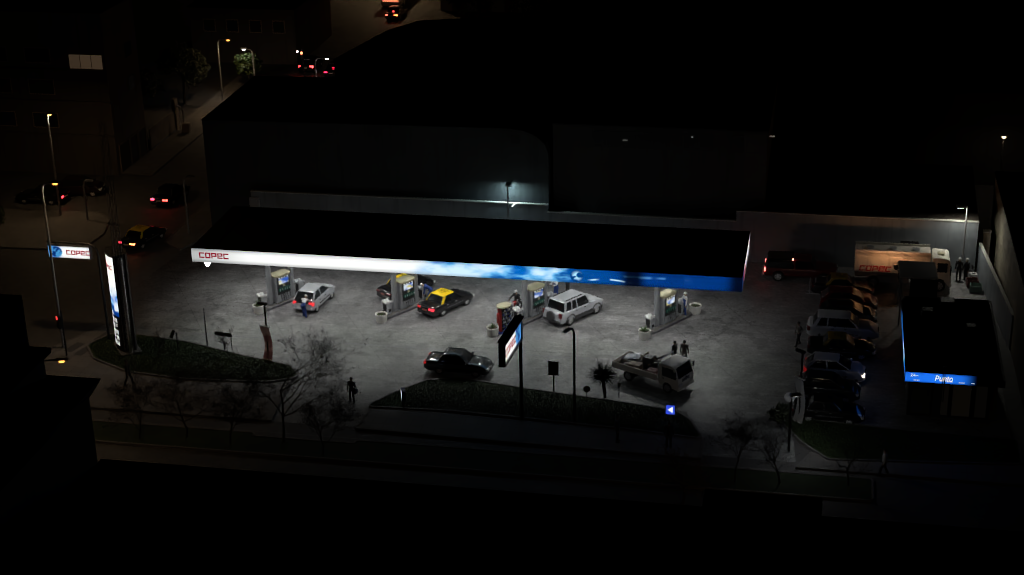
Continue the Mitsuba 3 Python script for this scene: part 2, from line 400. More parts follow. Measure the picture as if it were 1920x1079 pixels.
def ceiling_lamp(x, y, tilt, shroud, hx, hy, power=1.0, end_shade=0):
    """downlight in the raised ceiling; the fascia hangs below it and cuts its light off."""
    c, sn = math.cos(math.radians(tilt)), math.sin(math.radians(tilt))
    z = CZ0 + .46
    u = np.array([0, c, -sn]); n = np.array([0, -sn, -c])
    def pt(a, b, d): return np.array([x + a, y, z]) + u * b + n * d
    a = cn.put('ceiling_lamp', hull([pt(i * (hx + .07), j * (hy + .07), d) for i in (-1, 1) for j in (-1, 1) for d in (-.1, -.005)]), 'mat_white_plastic')
    lq, luv = quad(pt(-hx, hy, 0), (1, 0, 0), 2 * hx, 2 * hy, up=(0, -c, sn))
    cn.put('lens', lq, 'mat_white_plastic', under=a, emit=emitter(tuple(power * c for c in LAMP), 1.0))
    if end_shade:
        for i in (-1, 1):
            cn.put('shade', hull([pt(i * q_, j * (hy + .04), d) for q_ in (hx + .015, hx + .04) for j in (-1, 1) for d in (-.004, end_shade)]), 'mat_off', under=a)
    if shroud:
        for i in (-1, 1):
            cn.put('shade', hull([pt(i * q_, j * (hy + .04), d) for q_ in (hx + .015, hx + .04) for j in (-1, 1) for d in (-.004, shroud)]), 'mat_off', under=a)
            cn.put('shade', hull([pt(j * (hx + .014), i * q_, d) for q_ in (hy + .015, hy + .04) for j in (-1, 1) for d in (-.004, shroud)]), 'mat_off', under=a)
for ix in range(8):
    ceiling_lamp(2.2 + ix * 4.7, .95, 9, 0, .33, .16, 2.15, .26)
    ceiling_lamp(2.0 + ix * 4.3, 6.2, 0, .22, .33, .33)
# corner floodlight hanging under the left end of the fascia
fl = Thing('floodlight', 'bright white wedge floodlight hung under the left end of the canopy', 'floodlight', (1.0, .25, 4.42))
fl.put('housing', hull([(-.3, -.02, .3), (.3, -.02, .3), (-.3, .25, .3), (.3, .25, .3), (-.12, .1, -.12), (.05, .1, -.12)]), 'mat_white_plastic')
fq = hull([(-.28, -.035, .27), (.28, -.035, .27), (-.12, .02, -.1), (.03, .02, -.1), (-.28, -.025, .27), (.28, -.025, .27)])
fl.put('lens', fq, 'mat_white_plastic', emit=emitter((14, 14, 14), .3))

# ================================================================ PUMP ISLANDS
def stadium(l, w):
    return sg.LineString([(-(l - w) / 2, 0), ((l - w) / 2, 0)]).buffer(w / 2, quad_segs=10)
def screen_fn(p, n, uv):
    a = FB(uv.x * 3 + p.x * .31, uv.y * 2.5, p.x * .17, 3)
    c = MX((.02, .1, .5), (.75, .85, 1.0), SS(.38, .56, a))
    return MX(c, (.75, .62, .2), SS(.64, .72, FB(uv.x * 2 + 7 + p.x, uv.y * 2, 1, 2))) * .8
scr = mikit.proc(screen_fn)
ISL = [(4.5, 4.75), (13.62, 4.95), (22.95, 4.95), (32.1, 5.0)]
ordinal = ['leftmost pump island', 'second pump island from the left', 'third pump island from the left', 'rightmost pump island']
HEAD = 57.5
for i, (ix, iy) in enumerate(ISL):
    t = Thing('pump_island', f'raised concrete base with round ends, {ordinal[i]}', 'pump island', (ix, iy), HEAD, 'pump islands under the canopy')
    t.put('plinth', extr(stadium(5.0, 1.3).buffer(-.05), 0, .15), 'mat_kerb')
    t.put('edging', extr(stadium(5.0, 1.3).difference(stadium(5.0, 1.3).buffer(-.048)), 0, .155), 'mat_steel_dark')
    for sx in (-1.02, 1.0):
        c = Thing('canopy_column', f'round grey steel column at the {"front" if sx < 0 else "back"} of the {ordinal[i]}', 'column', (ix, iy), HEAD, 'canopy columns on the pump islands')
        c.put('shaft', cyl((sx, 0, .15), (sx, 0, CZ0 + .62), .2, n=24), 'mat_steel', smooth=40)
        c.put('base_plate', box(sx - .27, sx + .27, -.27, .27, .15, .19), 'mat_steel_dark')
        c.put('collar', cyl((sx, 0, CZ0 + .4), (sx, 0, CZ0 + .55), .26, n=24), 'mat_steel_dark', smooth=40)
    nb = Thing('pump_number_sign', f'blue number board between the columns of the {ordinal[i]}', 'sign', (ix, iy), HEAD, 'blue boards on the column pairs')
    nb.put('board', rbox(-.85, .82, -.09, .09, 3.05, 3.55, .03), 'mat_blue_paint')
    nb.put('mark', frame(meshkit.text_mesh(str(i + 1), .26, .006, True), (-.1, -.093, 3.17), (1, 0, 0)), 'mat_sign_white')
    nb.put('hanger', [cyl((-.6, 0, 3.5), (-.6, 0, CZ0 + .62), .02), cyl((.6, 0, 3.5), (.6, 0, CZ0 + .62), .02)], 'mat_steel_dark')
    d = Thing('fuel_dispenser', f'tall fuel dispenser with beige top on the {ordinal[i]}', 'fuel pump', (ix, iy), HEAD, 'fuel dispensers on the pump islands')
    d.put('cabinet', rbox(-.7, .7, -.36, .36, .15, 2.1, .03), 'mat_steel')
    d.put('cap', hull([(x, y, z) for z, gx, gy in ((2.1, .72, .44), (2.22, .74, .46)) for x, y in ((-gx, -gy + .15), (-gx + .2, -gy), (gx - .2, -gy), (gx, -gy + .15), (gx, gy - .15), (gx - .2, gy), (-gx + .2, gy), (-gx, gy - .15))]), 'mat_beige_plastic')
    for s in (-1, 1):
        d.put('face_panel', box(-.56, .56, s * .362, s * .385, .75, 2.08), 'mat_pump_dark')
        d.put('kick_panel', box(-.54, .54, s * .362, s * .38, .22, .72), 'mat_grey_plastic')
        sq, suv = quad((-.44 if s < 0 else .44, s * .39, 1.52), (1, 0, 0) if s < 0 else (-1, 0, 0), .88, .42)
        if s < 0:
            d.put('screen', sq, 'mat_off', uv=suv, emit=emitter(scr, .06), label='lit blue and white display panel')
            d.put('cap_light', [box(x - .025, x + .025, -.42, -.388, 2.0, 2.045) for x in (-.4, -.15, .1, .35)], 'mat_white_plastic', emit=emitter((1.6, 1.6, 1.4), .03))
        else:
            d.put('screen', sq, 'mat_blue_paint')
        for h in range(5):
            x = -.42 + h * .21
            nz = d.put('nozzle', [rbox(x - .05, x + .05, s * .385, s * .47, 1.0, 1.22, .02), cyl((x, s * .46, 1.2), (x + .05, s * .5, 1.33), .022, n=6)], 'mat_nozzle_green')
            d.put('grip', rbox(x - .02, x + .035, s * .47, s * .49, 1.06, 1.2, .005), 'mat_white_plastic', under=nz)
            a = np.linspace(0, 1, 9)
            d.put('hose', tube([(x + .05 * math.sin(3 * q_ + h), s * (.45 + .16 * math.sin(PI * q_)), 1.02 - .75 * math.sin(PI * q_) * (1 - .2 * h / 5) + .02 * q_) for q_ in a], .016, 6), 'mat_rubber')
        d.put('keypad', rbox(-.1, .1, s * .385, s * .4, 1.3, 1.47, .01), 'mat_beige_plastic')
    # service stands at both ends
    for e, sx in ((0, -1.72), (1, 1.72)):
        k = Thing('service_stand', f'{"white topped" if e == 0 else "grey"} service stand at the {"front" if e == 0 else "back"} of the {ordinal[i]}', 'service stand', (ix, iy), HEAD, 'service stands on the pump islands')
        k.put('body', rbox(sx - .24, sx + .24, -.23, .23, .15, .98, .03), 'mat_grey_plastic')
        k.put('bin_opening', box(sx - .253, sx - .241, -.17, .17, .25, .9), 'mat_black')
        k.put('tray_slot', box(sx - .08, sx + .12, -.243, -.231, .3, .5), 'mat_black')
        for s in (-1, 1):
            k.put('lid', hull([(sx - .28, s * .02, .98), (sx + .26, s * .02, .98), (sx - .28, s * .27, .98), (sx + .26, s * .27, .98), (sx - .28, s * .27, 1.16), (sx + .26, s * .27, 1.12), (sx - .28, s * .23, 1.17), (sx + .26, s * .23, 1.13), (sx - .28, s * .02, 1.01), (sx + .26, s * .02, 1.01)]), 'mat_white_plastic' if e == 0 else 'mat_grey_plastic')
        k.put('towel_box', rbox(sx - .1, sx + .1, -.1, .1, 1.0, 1.22, .03), 'mat_white_plastic' if e == 0 else 'mat_grey_plastic')

# ---- planters
def planter(x, y, kind, label):
    t = Thing('planter', label, 'plant pot', (x, y), 0, 'round white plant pots on the forecourt')
    a = np.array([(0, 0), (.34, 0), (.38, .06), (.42, .58), (.44, .62), (.36, .62), (.34, .5), (0, .5)])
    t.put('pot', trimesh.creation.revolve(a, sections=28), 'mat_pot', smooth=40)
    t.put('soil', cyl((0, 0, .3), (0, 0, .53), .345, n=20), 'mat_soil')
    R = random.Random(int(x * 10))
    out = []
    if kind:
        for k in range(26 if kind == 2 else 9):
            an, el, L = R.uniform(0, 2 * PI), R.uniform(.35, 1.35), R.uniform(.35, .62)
            d = np.array([math.cos(an) * math.cos(el), math.sin(an) * math.cos(el), math.sin(el)])
            s = np.array([-math.sin(an), math.cos(an), 0]) * .03
            b = np.array([0, 0, .5]); mid = b + d * L * .6 + np.array([0, 0, .03]); tip = b + d * L - np.array([0, 0, .08])
            out.append(trimesh.Trimesh(np.array([b - s, b + s, mid + s, mid - s, tip, mid + np.array([0, 0, .01])]), [(0, 1, 2), (0, 2, 3), (3, 2, 4), (0, 5, 1), (3, 4, 5)], process=False))
    else:
        for k in range(30):
            an, rr = R.uniform(0, 2 * PI), R.uniform(0, .3)
            c = np.array([math.cos(an) * rr, math.sin(an) * rr, .53]); s = np.array([R.uniform(-.04, .04), R.uniform(-.04, .04), .02])
            out.append(trimesh.Trimesh(np.array([c - s, c + s, c + np.array([0, 0, .12])]), [(0, 1, 2)], process=False))
    t.put('foliage', out, 'mat_leaf', join=True)
planter(3.54, 2.55, 2, 'white plant pot with spiky green leaves left of the leftmost pump island')
planter(12.57, 2.3, 0, 'white plant pot with only low green growth by the second pump island')
planter(20.69, 1.2, 1, 'white plant pot with a thin sprout left of the red product display')
planter(30.96, 2.2, 2, 'white plant pot with upright leaves before the rightmost pump island')
planter(33.95, 6.95, 0, 'white plant pot behind the rightmost pump island beside the attendant')

# ---- red product display
t = Thing('product_display', 'red oval display stand with shelves of bottles and beige top', 'display stand', (21.35, 2.0), HEAD)
ov = lambda a, b: sa.scale(sg.Point(0, 0).buffer(1, quad_segs=10), a, b)
t.put('base', extr(ov(.62, .46), 0, .14), 'mat_blue_paint')
t.put('body', extr(ov(.52, .36).intersection(sg.box(-1, -.2, 1, 1)), .14, 1.86), 'mat_red_paint')
t.put('back_board', extr(ov(.52, .36).intersection(sg.box(-1, -.22, 1, -.2)), .14, 1.86), 'mat_black')
t.put('top', extr(ov(.58, .42), 1.86, 1.96), 'mat_beige_plastic')
t.put('end_box', rbox(-.66, -.5, -.1, .1, .8, 1.5, .02), 'mat_red_paint')
for r_ in range(6):
    z = .22 + r_ * .27
    sh = t.put('shelf', box(-.42, .42, -.36, -.22, z, z + .02), 'mat_steel_dark')
    for b in range(6):
        if (r_ * 7 + b * 3) % 5 == 0: continue
        x = -.36 + b * .144
        t.put('bottle', [rbox(x - .045, x + .045, -.34, -.25, z + .02, z + .16, .02), cyl((x, -.3, z + .16), (x, -.3, z + .2), .018, n=6)], ('mat_white_plastic', 'mat_blue_paint', 'mat_grey_plastic')[(r_ + b) % 3], under=sh)

# ================================================================ VEHICLES
def loft(stations):
    n = len(stations[0]); v = np.vstack(stations); k = len(stations)
    f = []
    for a in range(k - 1):
        for i in range(n):
            j = (i + 1) % n
            f += [(a * n + i, (a + 1) * n + i, (a + 1) * n + j), (a * n + i, (a + 1) * n + j, a * n + j)]
    v = np.vstack([v, np.mean(stations[0], 0), np.mean(stations[-1], 0)])
    for i in range(n):
        j = (i + 1) % n
        f += [(i, j, k * n), ((k - 1) * n + j, (k - 1) * n + i, k * n + 1)]
    m = trimesh.Trimesh(v, np.array(f), process=False)
    if m.volume < 0: m.invert()
    return m
def manif(m):
    m.merge_vertices()
    return m3.Manifold(m3.Mesh(np.ascontiguousarray(m.vertices, np.float32), np.ascontiguousarray(m.faces, np.uint32)))
def wheel(t, x, y, r, w, side, key='wheel', rimmat='mat_rim', spokes=6):
    prof = np.array([(r * .62, -w / 2), (r * .93, -w / 2), (r, -w * .34), (r, w * .34), (r * .93, w / 2), (r * .62, w / 2), (r * .6, 0)])
    ty = trimesh.creation.revolve(np.vstack([prof, prof[:1]]), sections=24)
    ty.apply_transform(trimesh.transformations.rotation_matrix(PI / 2, (1, 0, 0))); ty.apply_translation((x, y, r))
    k = t.put(key, ty, 'mat_rubber', smooth=35)
    ring = sg.Point(0, 0).buffer(r * .64).difference(sg.Point(0, 0).buffer(r * .53))
    sp = [sa.rotate(sg.box(-.028, 0, .028, r * .56), i * 360 / spokes, origin=(0, 0)) for i in range(spokes)] + [sg.Point(0, 0).buffer(r * .16), ring]
    g = extr(shapely.union_all(sp), 0, .03)
    g.apply_transform(trimesh.transformations.rotation_matrix(PI / 2, (1, 0, 0)))
    g.apply_translation((x, y + side * (w / 2 - .02) + .015, r))
    rk = t.put('rim', g, rimmat, under=k)
    bk = cyl((x, y - w * .2, r), (x, y + side * w * .25, r), r * .6, n=20)
    # the dark drum behind the spokes
    t.put('hub', bk, 'mat_steel_dark', under=k)

def outline(x0, x1, hw, rf, rr, z, n=5):
    """rounded plan outline, counter-clockwise."""
    pts = []
    for cx, cy, r, a0 in ((x1 - rf, hw - rf, rf, 0), (x0 + rr, hw - rr, rr, 90), (x0 + rr, -hw + rr, rr, 180), (x1 - rf, -hw + rf, rf, 270)):
        for i in range(n):
            a = math.radians(a0 + 90 * i / (n - 1))
            pts.append((cx + r * math.cos(a), cy + r * math.sin(a), z))
    return np.array(pts)

CARS = {
  'hatch': dict(L=3.85, W=1.69, H=1.5, wb=2.46, fo=.78, zc=.2, belt=.93, cowl=.97, hood=.80, tail=.99, xws0=1.3, xws1=.28, xrr=-1.22, xrb=-1.86, r=.3, top=.72),
  'sedan': dict(L=4.35, W=1.66, H=1.39, wb=2.43, fo=.88, zc=.2, belt=.88, cowl=.88, hood=.70, tail=.92, xws0=.86, xws1=.16, xrr=-.95, xrb=-1.42, r=.3, top=.72),
  'suv': dict(L=4.45, W=1.82, H=1.78, wb=2.65, fo=.78, zc=.26, belt=1.1, cowl=1.1, hood=.98, tail=1.12, xws0=.82, xws1=.4, xrr=-1.78, xrb=-1.98, r=.36, top=.8),
  'wagon': dict(L=4.7, W=1.8, H=1.62, wb=2.7, fo=.92, zc=.22, belt=1.0, cowl=1.0, hood=.82, tail=1.02, xws0=1.05, xws1=.35, xrr=-1.75, xrb=-2.15, r=.33, top=.76),
}
def car(kind, loc, rot, paint, label, cat='car', group=None, roof=None, cpillar=None, tails=None, heads=None, brake=None, clad=None, detail=True, rear_plate='mat_plate', spare=False, rack=False, handles=True, taxi=False):
    s = CARS[kind]
    t = Thing('parked_car' if group == 'cars parked in a row by the shop' and not taxi else ('taxi' if taxi else 'car'), label, 'taxi' if taxi else cat, loc, rot, group)
    L, W, H, wb, r = s['L'], s['W'], s['H'], s['wb'], s['r']
    xf = wb / 2 + s['fo']; xr = xf - L
    xs = np.unique(np.concatenate([np.linspace(xr, xf, 30), [xr + .05, xr + .12, xf - .05, xf - .12, s['xws0'], s['xrb']]]))
    zt_x = [xr, xr + .07, xr + .2, s['xrb'], s['xws0'], (s['xws0'] + xf) / 2, xf - .3, xf - .06, xf]
    zt_z = [s['tail'] - .22, s['tail'] - .06, s['tail'], s['belt'] + .03, s['cowl'], (s['cowl'] + s['hood']) / 2 + .04, s['hood'], s['hood'] - .1, s['hood'] - .26]
    st = []
    for x in xs:
        zt = np.interp(x, zt_x, zt_z)
        df, db = max(0, x - (xf - .55)) / .55, max(0, (xr + .4) - x) / .4
        w = W / 2 * (1 - .2 * df ** 2.2 - .13 * db ** 2.4)
        zb = s['zc'] + .13 * df ** 3 + .14 * db ** 3
        h = zt - zb
        pr = [(0, zb), (w * .84, zb), (w * .96, zb + .1), (w, zb + .42 * h), (w * .985, zb + .75 * h), (w * .95, zt - .045), (w * .87, zt - .005), (w * .5, zt + .018), (0, zt + .025)]
        full = pr + [(-a, b) for a, b in pr[-2:0:-1]]
        st.append(np.array([(x, a, b) for a, b in full]))
    body = manif(loft(st))
    for wx in (wb / 2, -wb / 2):
        for sd in (-1, 1):
            c = m3.Manifold.cylinder(.5, r + .065, r + .065, 24).rotate((90, 0, 0)).translate((wx, sd * (W / 2 - .27) + .25, r + .01))
            body = body - c
    t.put('body', body, paint, smooth=32)
    # glasshouse
    hb, ht = W / 2 * .9, W / 2 * s['top']
    zlow, ztop = s['belt'] - .1, H - .035
    lv = []
    for q_ in (0, .35, .7, 1.0):
        cv = .035 * math.sin(PI * q_)
        x1 = s['xws0'] + (s['xws1'] - s['xws0']) * q_ + .3 * (1 - q_) * 0 + cv; x0 = s['xrb'] + (s['xrr'] - s['xrb']) * q_ - cv * .6
        lv.append(outline(x0, x1, hb + (ht - hb) * q_ + cv * .4, .16, .14, zlow + (ztop - zlow) * q_))
    t.put('windows', loft(lv), 'mat_glass_dark', smooth=35)
    x0, x1 = s['xrr'] - .05, s['xws1'] + .05
    rl = [outline(x0, x1, ht + .015, .17, .15, H - .06), outline(x0 + .01, x1 - .01, ht + .005, .17, .15, H - .03), outline(x0 + .08, x1 - .09, ht - .06, .16, .14, H - .01), outline(x0 + .22, x1 - .24, ht - .18, .14, .12, H + .012), outline(x0 + .42, x1 - .45, ht - .36, .1, .1, H + .024), outline(x0 + .6, x1 - .6, ht - .5, .04, .04, H + .028)]
    rk = t.put('roof', loft(rl), roof or paint, smooth=40)
    def pillar(pb, pt, a, mat, nm='pillar'):
        pb, pt = np.array(pb), np.array(pt); P = []
        for p_ in (pb, pt):
            for dx in (-a, a):
                for dy in (-.018, .03): P.append(p_ + np.array([dx, dy * np.sign(p_[1]), 0]))
        t.put(nm, hull(P), mat)
    for sd in (-1, 1):
        yb, yt = sd * (hb - .01), sd * (ht + .0)
        pillar((s['xws0'] - .12, yb * .99, zlow + .06), (s['xws1'] - .08, yt, H - .05), .05, paint)
        pillar((s['xrb'] + .17, yb * .99, zlow + .06), (s['xrr'] + .1, yt, H - .05), .12 if kind != 'suv' else .09, cpillar or paint)
        xm = (s['xws1'] + s['xrr']) / 2 + .02
        pillar((xm + .1, yb + sd * .012, zlow + .04), (xm, yt + sd * .008, H - .05), .045, paint if kind in ('hatch', 'suv') else 'mat_black')
        if kind in ('suv', 'wagon'):
            pillar((s['xrr'] + .62, yb + sd * .012, zlow + .04), (s['xrr'] + .66, yt + sd * .008, H - .05), .05, paint)
        t.put('mirror', rbox(s['xws0'] - .32, s['xws0'] - .2, sd * (W / 2 - .02), sd * (W / 2 + .16), s['belt'] - .0, s['belt'] + .13, .04), paint)
        if handles:
            for hx in (.3, -.55):
                t.put('door_handle', rbox(hx - .3, hx - .14, sd * (W / 2 - .03), sd * (W / 2 + .015), s['belt'] - .15, s['belt'] - .115, .01), 'mat_black' if paint != 'mat_black_car' else 'mat_chrome')
            t.put('side_trim', box(-wb / 2 + r + .1, wb / 2 - r - .1, sd * (W / 2 - .02), sd * (W / 2 + .012), .5, .56), clad or ('mat_black' if paint != 'mat_black_car' else 'mat_steel_dark'))
        e = tails[0 if sd > 0 else 1] if tails else None
        ym = sd * W / 2 * .70
        if kind == 'suv': tl = rbox(xr - .008, xr + .16, sd * (W / 2 * .78), sd * (W / 2 * .93), .78, 1.1, .03)
        elif kind == 'sedan': tl = rbox(xr - .012, xr + .2, sd * W / 2 * .46, sd * W / 2 * .9, .66, .82, .03)
        else: tl = rbox(xr - .015, xr + .2, sd * W / 2 * .58, sd * W / 2 * .93, .66, .92, .04)
        t.put('tail_light', tl, 'mat_lens_red', emit=emitter(e, .06) if e else None)
        e = heads[0 if sd > 0 else 1] if heads else None
        t.put('headlight', rbox(xf - .26, xf - .02, sd * W / 2 * .48, sd * W / 2 * .86, s['hood'] - .24, s['hood'] - .09, .04), 'mat_lens_clear', emit=emitter(e, .04) if e else None)
    cl = clad or paint
    t.put('front_bumper', rbox(xf - .3, xf + .03, -W / 2 * .82, W / 2 * .82, .32, .5, .05), cl)
    t.put('rear_bumper', rbox(xr - .04, xr + .3, -W / 2 * .86, W / 2 * .86, .34, .56, .05), cl)
    t.put('grille', rbox(xf - .06, xf + .015, -.32, .32, s['hood'] - .24, s['hood'] - .1, .02), 'mat_black')
    t.put('number_plate', box(xr - .05, xr - .03, -.2, .2, .6, .72), rear_plate)
    t.put('number_plate', box(xf + .03, xf + .045, -.18, .18, .38, .48), 'mat_plate')
    if clad:
        for wx in (wb / 2, -wb / 2):
            for sd in (-1, 1):
                a = [math.radians(v) for v in range(-8, 189, 14)]
                t.put('wheel_arch', tube([(wx + (r + .09) * math.cos(v), sd * (W / 2 + .005), r + .01 + (r + .09) * math.sin(v)) for v in a], .04, 6), clad)
    if clad:
        for sd in (-1, 1):
            t.put('side_cladding', rbox(-wb / 2 + r + .08, wb / 2 - r - .08, sd * (W / 2 - .03), sd * (W / 2 + .015), s['zc'] + .05, .6, .01), clad)
    if spare:
        t.put('spare_wheel', cyl((xr - .16, .0, .82), (xr - .02, .0, .82), .34, n=24), clad or 'mat_rubber')
    if rack:
        for y in np.linspace(-ht * .62, ht * .62, 7):
            t.put('roof_rib', rbox(x0 + .15, x1 - .2, y - .02, y + .02, H - .01, H + .03, .008), paint, under=rk)
        for sd in (-1, 1):
            t.put('roof_rail', rbox(x0 + .3, x1 - .3, sd * ht * .84 - .02, sd * ht * .84 + .02, H, H + .07, .01), 'mat_grey_clad', under=rk)
    if brake:
        t.put('brake_light', box(s['xrb'] - .02 + .1, s['xrb'] + .12, -.12, .12, s['belt'] + .12, s['belt'] + .16), 'mat_lens_red', emit=emitter(brake, .02))
    for wx in (wb / 2, -wb / 2):
        for sd in (-1, 1):
            wheel(t, wx, sd * (W / 2 - .11), r, .19, sd)
    if taxi:
        R = random.Random(3)
        # worn dark registration characters on the roof, too small to read
        g = []
        for row, (n_, w_) in enumerate(((5, .12), (6, .07), (4, .07))):
            for c in range(n_):
                cy = (c - (n_ - 1) / 2) * (w_ * 1.35)
                xx = (x0 + x1) / 2 + .25 - row * .2
                g += [box(xx - .06, xx + .06, cy - w_ * .42, cy - w_ * .2, H + .027, H + .034)]
                if R.random() < .7: g += [box(xx + .03, xx + .06, cy - w_ * .2, cy + w_ * .35, H + .027, H + .034)]
                if R.random() < .6: g += [box(xx - .06, xx - .035, cy - w_ * .2, cy + w_ * .35, H + .027, H + .034)]
        t.put('roof_marking', g, 'mat_black', under=rk, join=True)
    return t

RED = (7.0, .16, .2)
HOT = (7.0, 1.1, .35)
car('hatch', (6.99, 4.62), 82, 'mat_silver_car', 'silver hatchback at the leftmost pump with an attendant behind it', tails=((1.0, .04, .05), (1.0, .04, .05)))
car('sedan', (16.56, 5.3), 60, 'mat_black_car', 'black taxi with yellow roof right of the second pump island', taxi=True, roof='mat_taxi_yellow', cpillar='mat_taxi_yellow', tails=((.5, .02, .02), (2.2, .06, .1)), rear_plate='mat_plate_red', group='black taxis with yellow roofs')
car('sedan', (13.1, 7.5), 55, 'mat_black_car', 'black taxi mostly hidden behind the second pump island', taxi=True, roof='mat_taxi_yellow', cpillar='mat_taxi_yellow', rear_plate='mat_plate_red', group='black taxis with yellow roofs')
car('suv', (25.71, 5.2), 56, 'mat_silver_car', 'silver off-road car with dark lower body at the third pump', clad='mat_grey_clad', spare=True, rack=True)
car('sedan', (19.75, -4.6), -3, 'mat_sedan_car', 'dark sedan driving in front of the pumps towards the right', tails=((.35, .01, .01), (.35, .01, .01)))
sed = labels
# row parked beside the shop, noses to the right
PK = 'cars parked in a row by the shop'
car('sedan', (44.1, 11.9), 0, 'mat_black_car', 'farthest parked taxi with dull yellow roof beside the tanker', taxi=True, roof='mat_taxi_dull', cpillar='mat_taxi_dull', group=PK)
car('hatch', (44.35, 9.25), 0, 'mat_red_car', 'red car parked second from the far end of the row', group=PK)
car('hatch', (44.3, 6.95), 2, 'mat_maroon_car', 'very dark maroon car parked between the red car and the silver wagon', group=PK)
car('wagon', (44.15, 4.55), 0, 'mat_silver_car', 'silver station wagon parked in the middle of the row', group=PK)
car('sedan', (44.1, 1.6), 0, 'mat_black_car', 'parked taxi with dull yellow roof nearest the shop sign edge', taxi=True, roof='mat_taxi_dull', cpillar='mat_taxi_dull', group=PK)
car('hatch', (43.55, -2.05), -3, 'mat_silver_car', 'small silver hatchback parked near the end of the row', group=PK, tails=((.12, .004, .004), (.12, .004, .004)), heads=(None, (2.6, 2.2, 1.9)))
car('hatch', (43.2, -4.75), -4, 'mat_sedan_car', 'dark car parked next to the near silver hatchback', group=PK)
car('sedan', (43.4, -7.75), -2, 'mat_black_car', 'black car parked at the near end behind the banner', group=PK)
# traffic on the side street and beyond
car('sedan', (-10.0, 14.44), 76, 'mat_black_car', 'taxi with red tail lights driving up the side street behind the pylon', taxi=True, roof='mat_taxi_yellow', cpillar='mat_taxi_yellow', tails=((2.0, .1, .16), HOT))
car('sedan', (-11.6, 24.3), 84, 'mat_blue_car', 'dark car with bright red tail lights on the side street past the taxi', tails=((9, .3, .6), (9, .4, .3)))
car('sedan', (-22.4, 22.3), 180, 'mat_black_car', 'dark car with one red light at the left edge behind the lamp post', tails=(RED, None))
car('hatch', (-19.9, 24.6), 8, 'mat_maroon_car', 'dark maroon car standing across the side street by the apartment corner')
car('hatch', (-12.2, 65.4), 90, 'mat_black_car', 'far car with two wide red lights above the warehouse roof', tails=(RED, (6, .3, .3)))
car('sedan', (-8.9, 64.1), 90, 'mat_black_car', 'far car with one small red light beside the white street lamp', tails=((6, .1, .3), None), brake=(5, .1, .3))
car('sedan', (-8.98, 89.3), 88, 'mat_black_car', 'farthest car with red brake lights at the top of the picture', tails=((5, .4, .3), HOT), brake=(5, .3, .3))

# ---- bus at the top edge
t = Thing('bus', 'bus with a glowing orange rear window at the top edge', 'bus', (-10.7, 93.0), 90)
t.put('body', rbox(0, 10, -1.25, 1.25, .35, 3.1, .15), 'mat_white_car')
t.put('rear_window', box(-.02, .0, -1.0, 1.0, .9, 2.6), 'mat_lens_red', emit=emitter((.75, .2, .1), .05))
for x in (1.9, 8):
    for sd in (-1, 1): wheel(t, x, sd * 1.13, .48, .25, sd)

# ---- flatbed truck
t = Thing('flatbed_truck', 'small white flatbed truck loaded with junk crossing the forecourt', 'truck', (32.25, -4.35), -27)
Wt = 1.82
cab = []
for y, q_ in ((-.9, .0), (-.86, .04), (.86, .04), (.9, 0)):
    pr = [(1.05, .5), (2.42, .42), (2.5, .62), (2.46, 1.15), (2.19, 1.86), (2.06, 1.93), (1.2, 1.97), (1.05, 1.9)]
    cab.append(np.array([(x, y, z + (.0 if abs(y) < .88 else (-.04 if z > 1.9 else 0))) for x, z in pr]))
cb = manif(loft(cab))
for sd in (-1, 1):
    cb = cb - m3.Manifold.cylinder(.6, .42, .42, 24).rotate((90, 0, 0)).translate((1.62, sd * .75 + .3, .36))
t.put('cab', cb, 'mat_white_car', smooth=30)
def ws(xa, za, xb, zb, y0, y1, off=.012):
    nx, nz = (zb - za), -(xb - xa); l = math.hypot(nx, nz); nx, nz = nx / l, nz / l
    a = []
    for o in (-.01, off):
        a += [(xa + nx * o, y0, za + nz * o), (xa + nx * o, y1, za + nz * o), (xb + nx * o, y0 + .06, zb + nz * o), (xb + nx * o, y1 - .06, zb + nz * o)]
    return hull(a)
t.put('windscreen', ws(2.445, 1.17, 2.2, 1.82, -.8, .8), 'mat_glass_dark')
for sd in (-1, 1):
    side = sg.Polygon([(1.28, 1.2), (2.3, 1.12), (2.36, 1.26), (2.06, 1.77), (1.28, 1.8)])
    w = trimesh.creation.extrude_polygon(side, .012, engine='earcut')
    w.apply_transform(np.array([[1, 0, 0, 0], [0, 0, 1, sd * .9 - (.0 if sd > 0 else .012)], [0, 1, 0, 0], [0, 0, 0, 1.0]]))
    if w.volume < 0: w.invert()
    dk = t.put('door', box(1.2, 2.28, sd * .895, sd * .908, .78, 1.1), 'mat_white_car')
    t.put('handle', box(1.3, 1.42, sd * .905, sd * .925, 1.0, 1.04), 'mat_black', under=dk)
    t.put('side_window', w, 'mat_glass_dark')
    t.put('mirror', [rbox(2.3, 2.36, sd * 1.0, sd * 1.2, 1.35, 1.72, .03), cyl((2.3, sd * .88, 1.6), (2.33, sd * 1.08, 1.6), .015)], 'mat_black')
    t.put('headlight', rbox(2.42, 2.53, sd * .5, sd * .8, .62, .82, .03), 'mat_lens_clear')
    t.put('tail_light', box(-2.46, -2.42, sd * .6, sd * .85, .62, .74), 'mat_lens_red')
t.put('bumper', rbox(2.38, 2.56, -.92, .92, .34, .56, .05), 'mat_white_car')
t.put('grille', rbox(2.45, 2.51, -.42, .42, .86, 1.04, .02), 'mat_steel_dark')
t.put('badge', box(2.49, 2.51, -.09, .09, 1.08, 1.14), 'mat_black')
t.put('chassis', [box(-2.4, 2.3, .32, .46, .5, .68), box(-2.4, 2.3, -.46, -.32, .5, .68), box(-1.3, -.9, -.7, .7, .34, .44)], 'mat_black')
t.put('bed_floor', box(-2.44, .95, -.93, .93, .72, .8), 'mat_wood')
for sd in (-1, 1):
    t.put('side_board', box(-2.44, .95, sd * .93, sd * .965, .74, 1.16), 'mat_white_car')
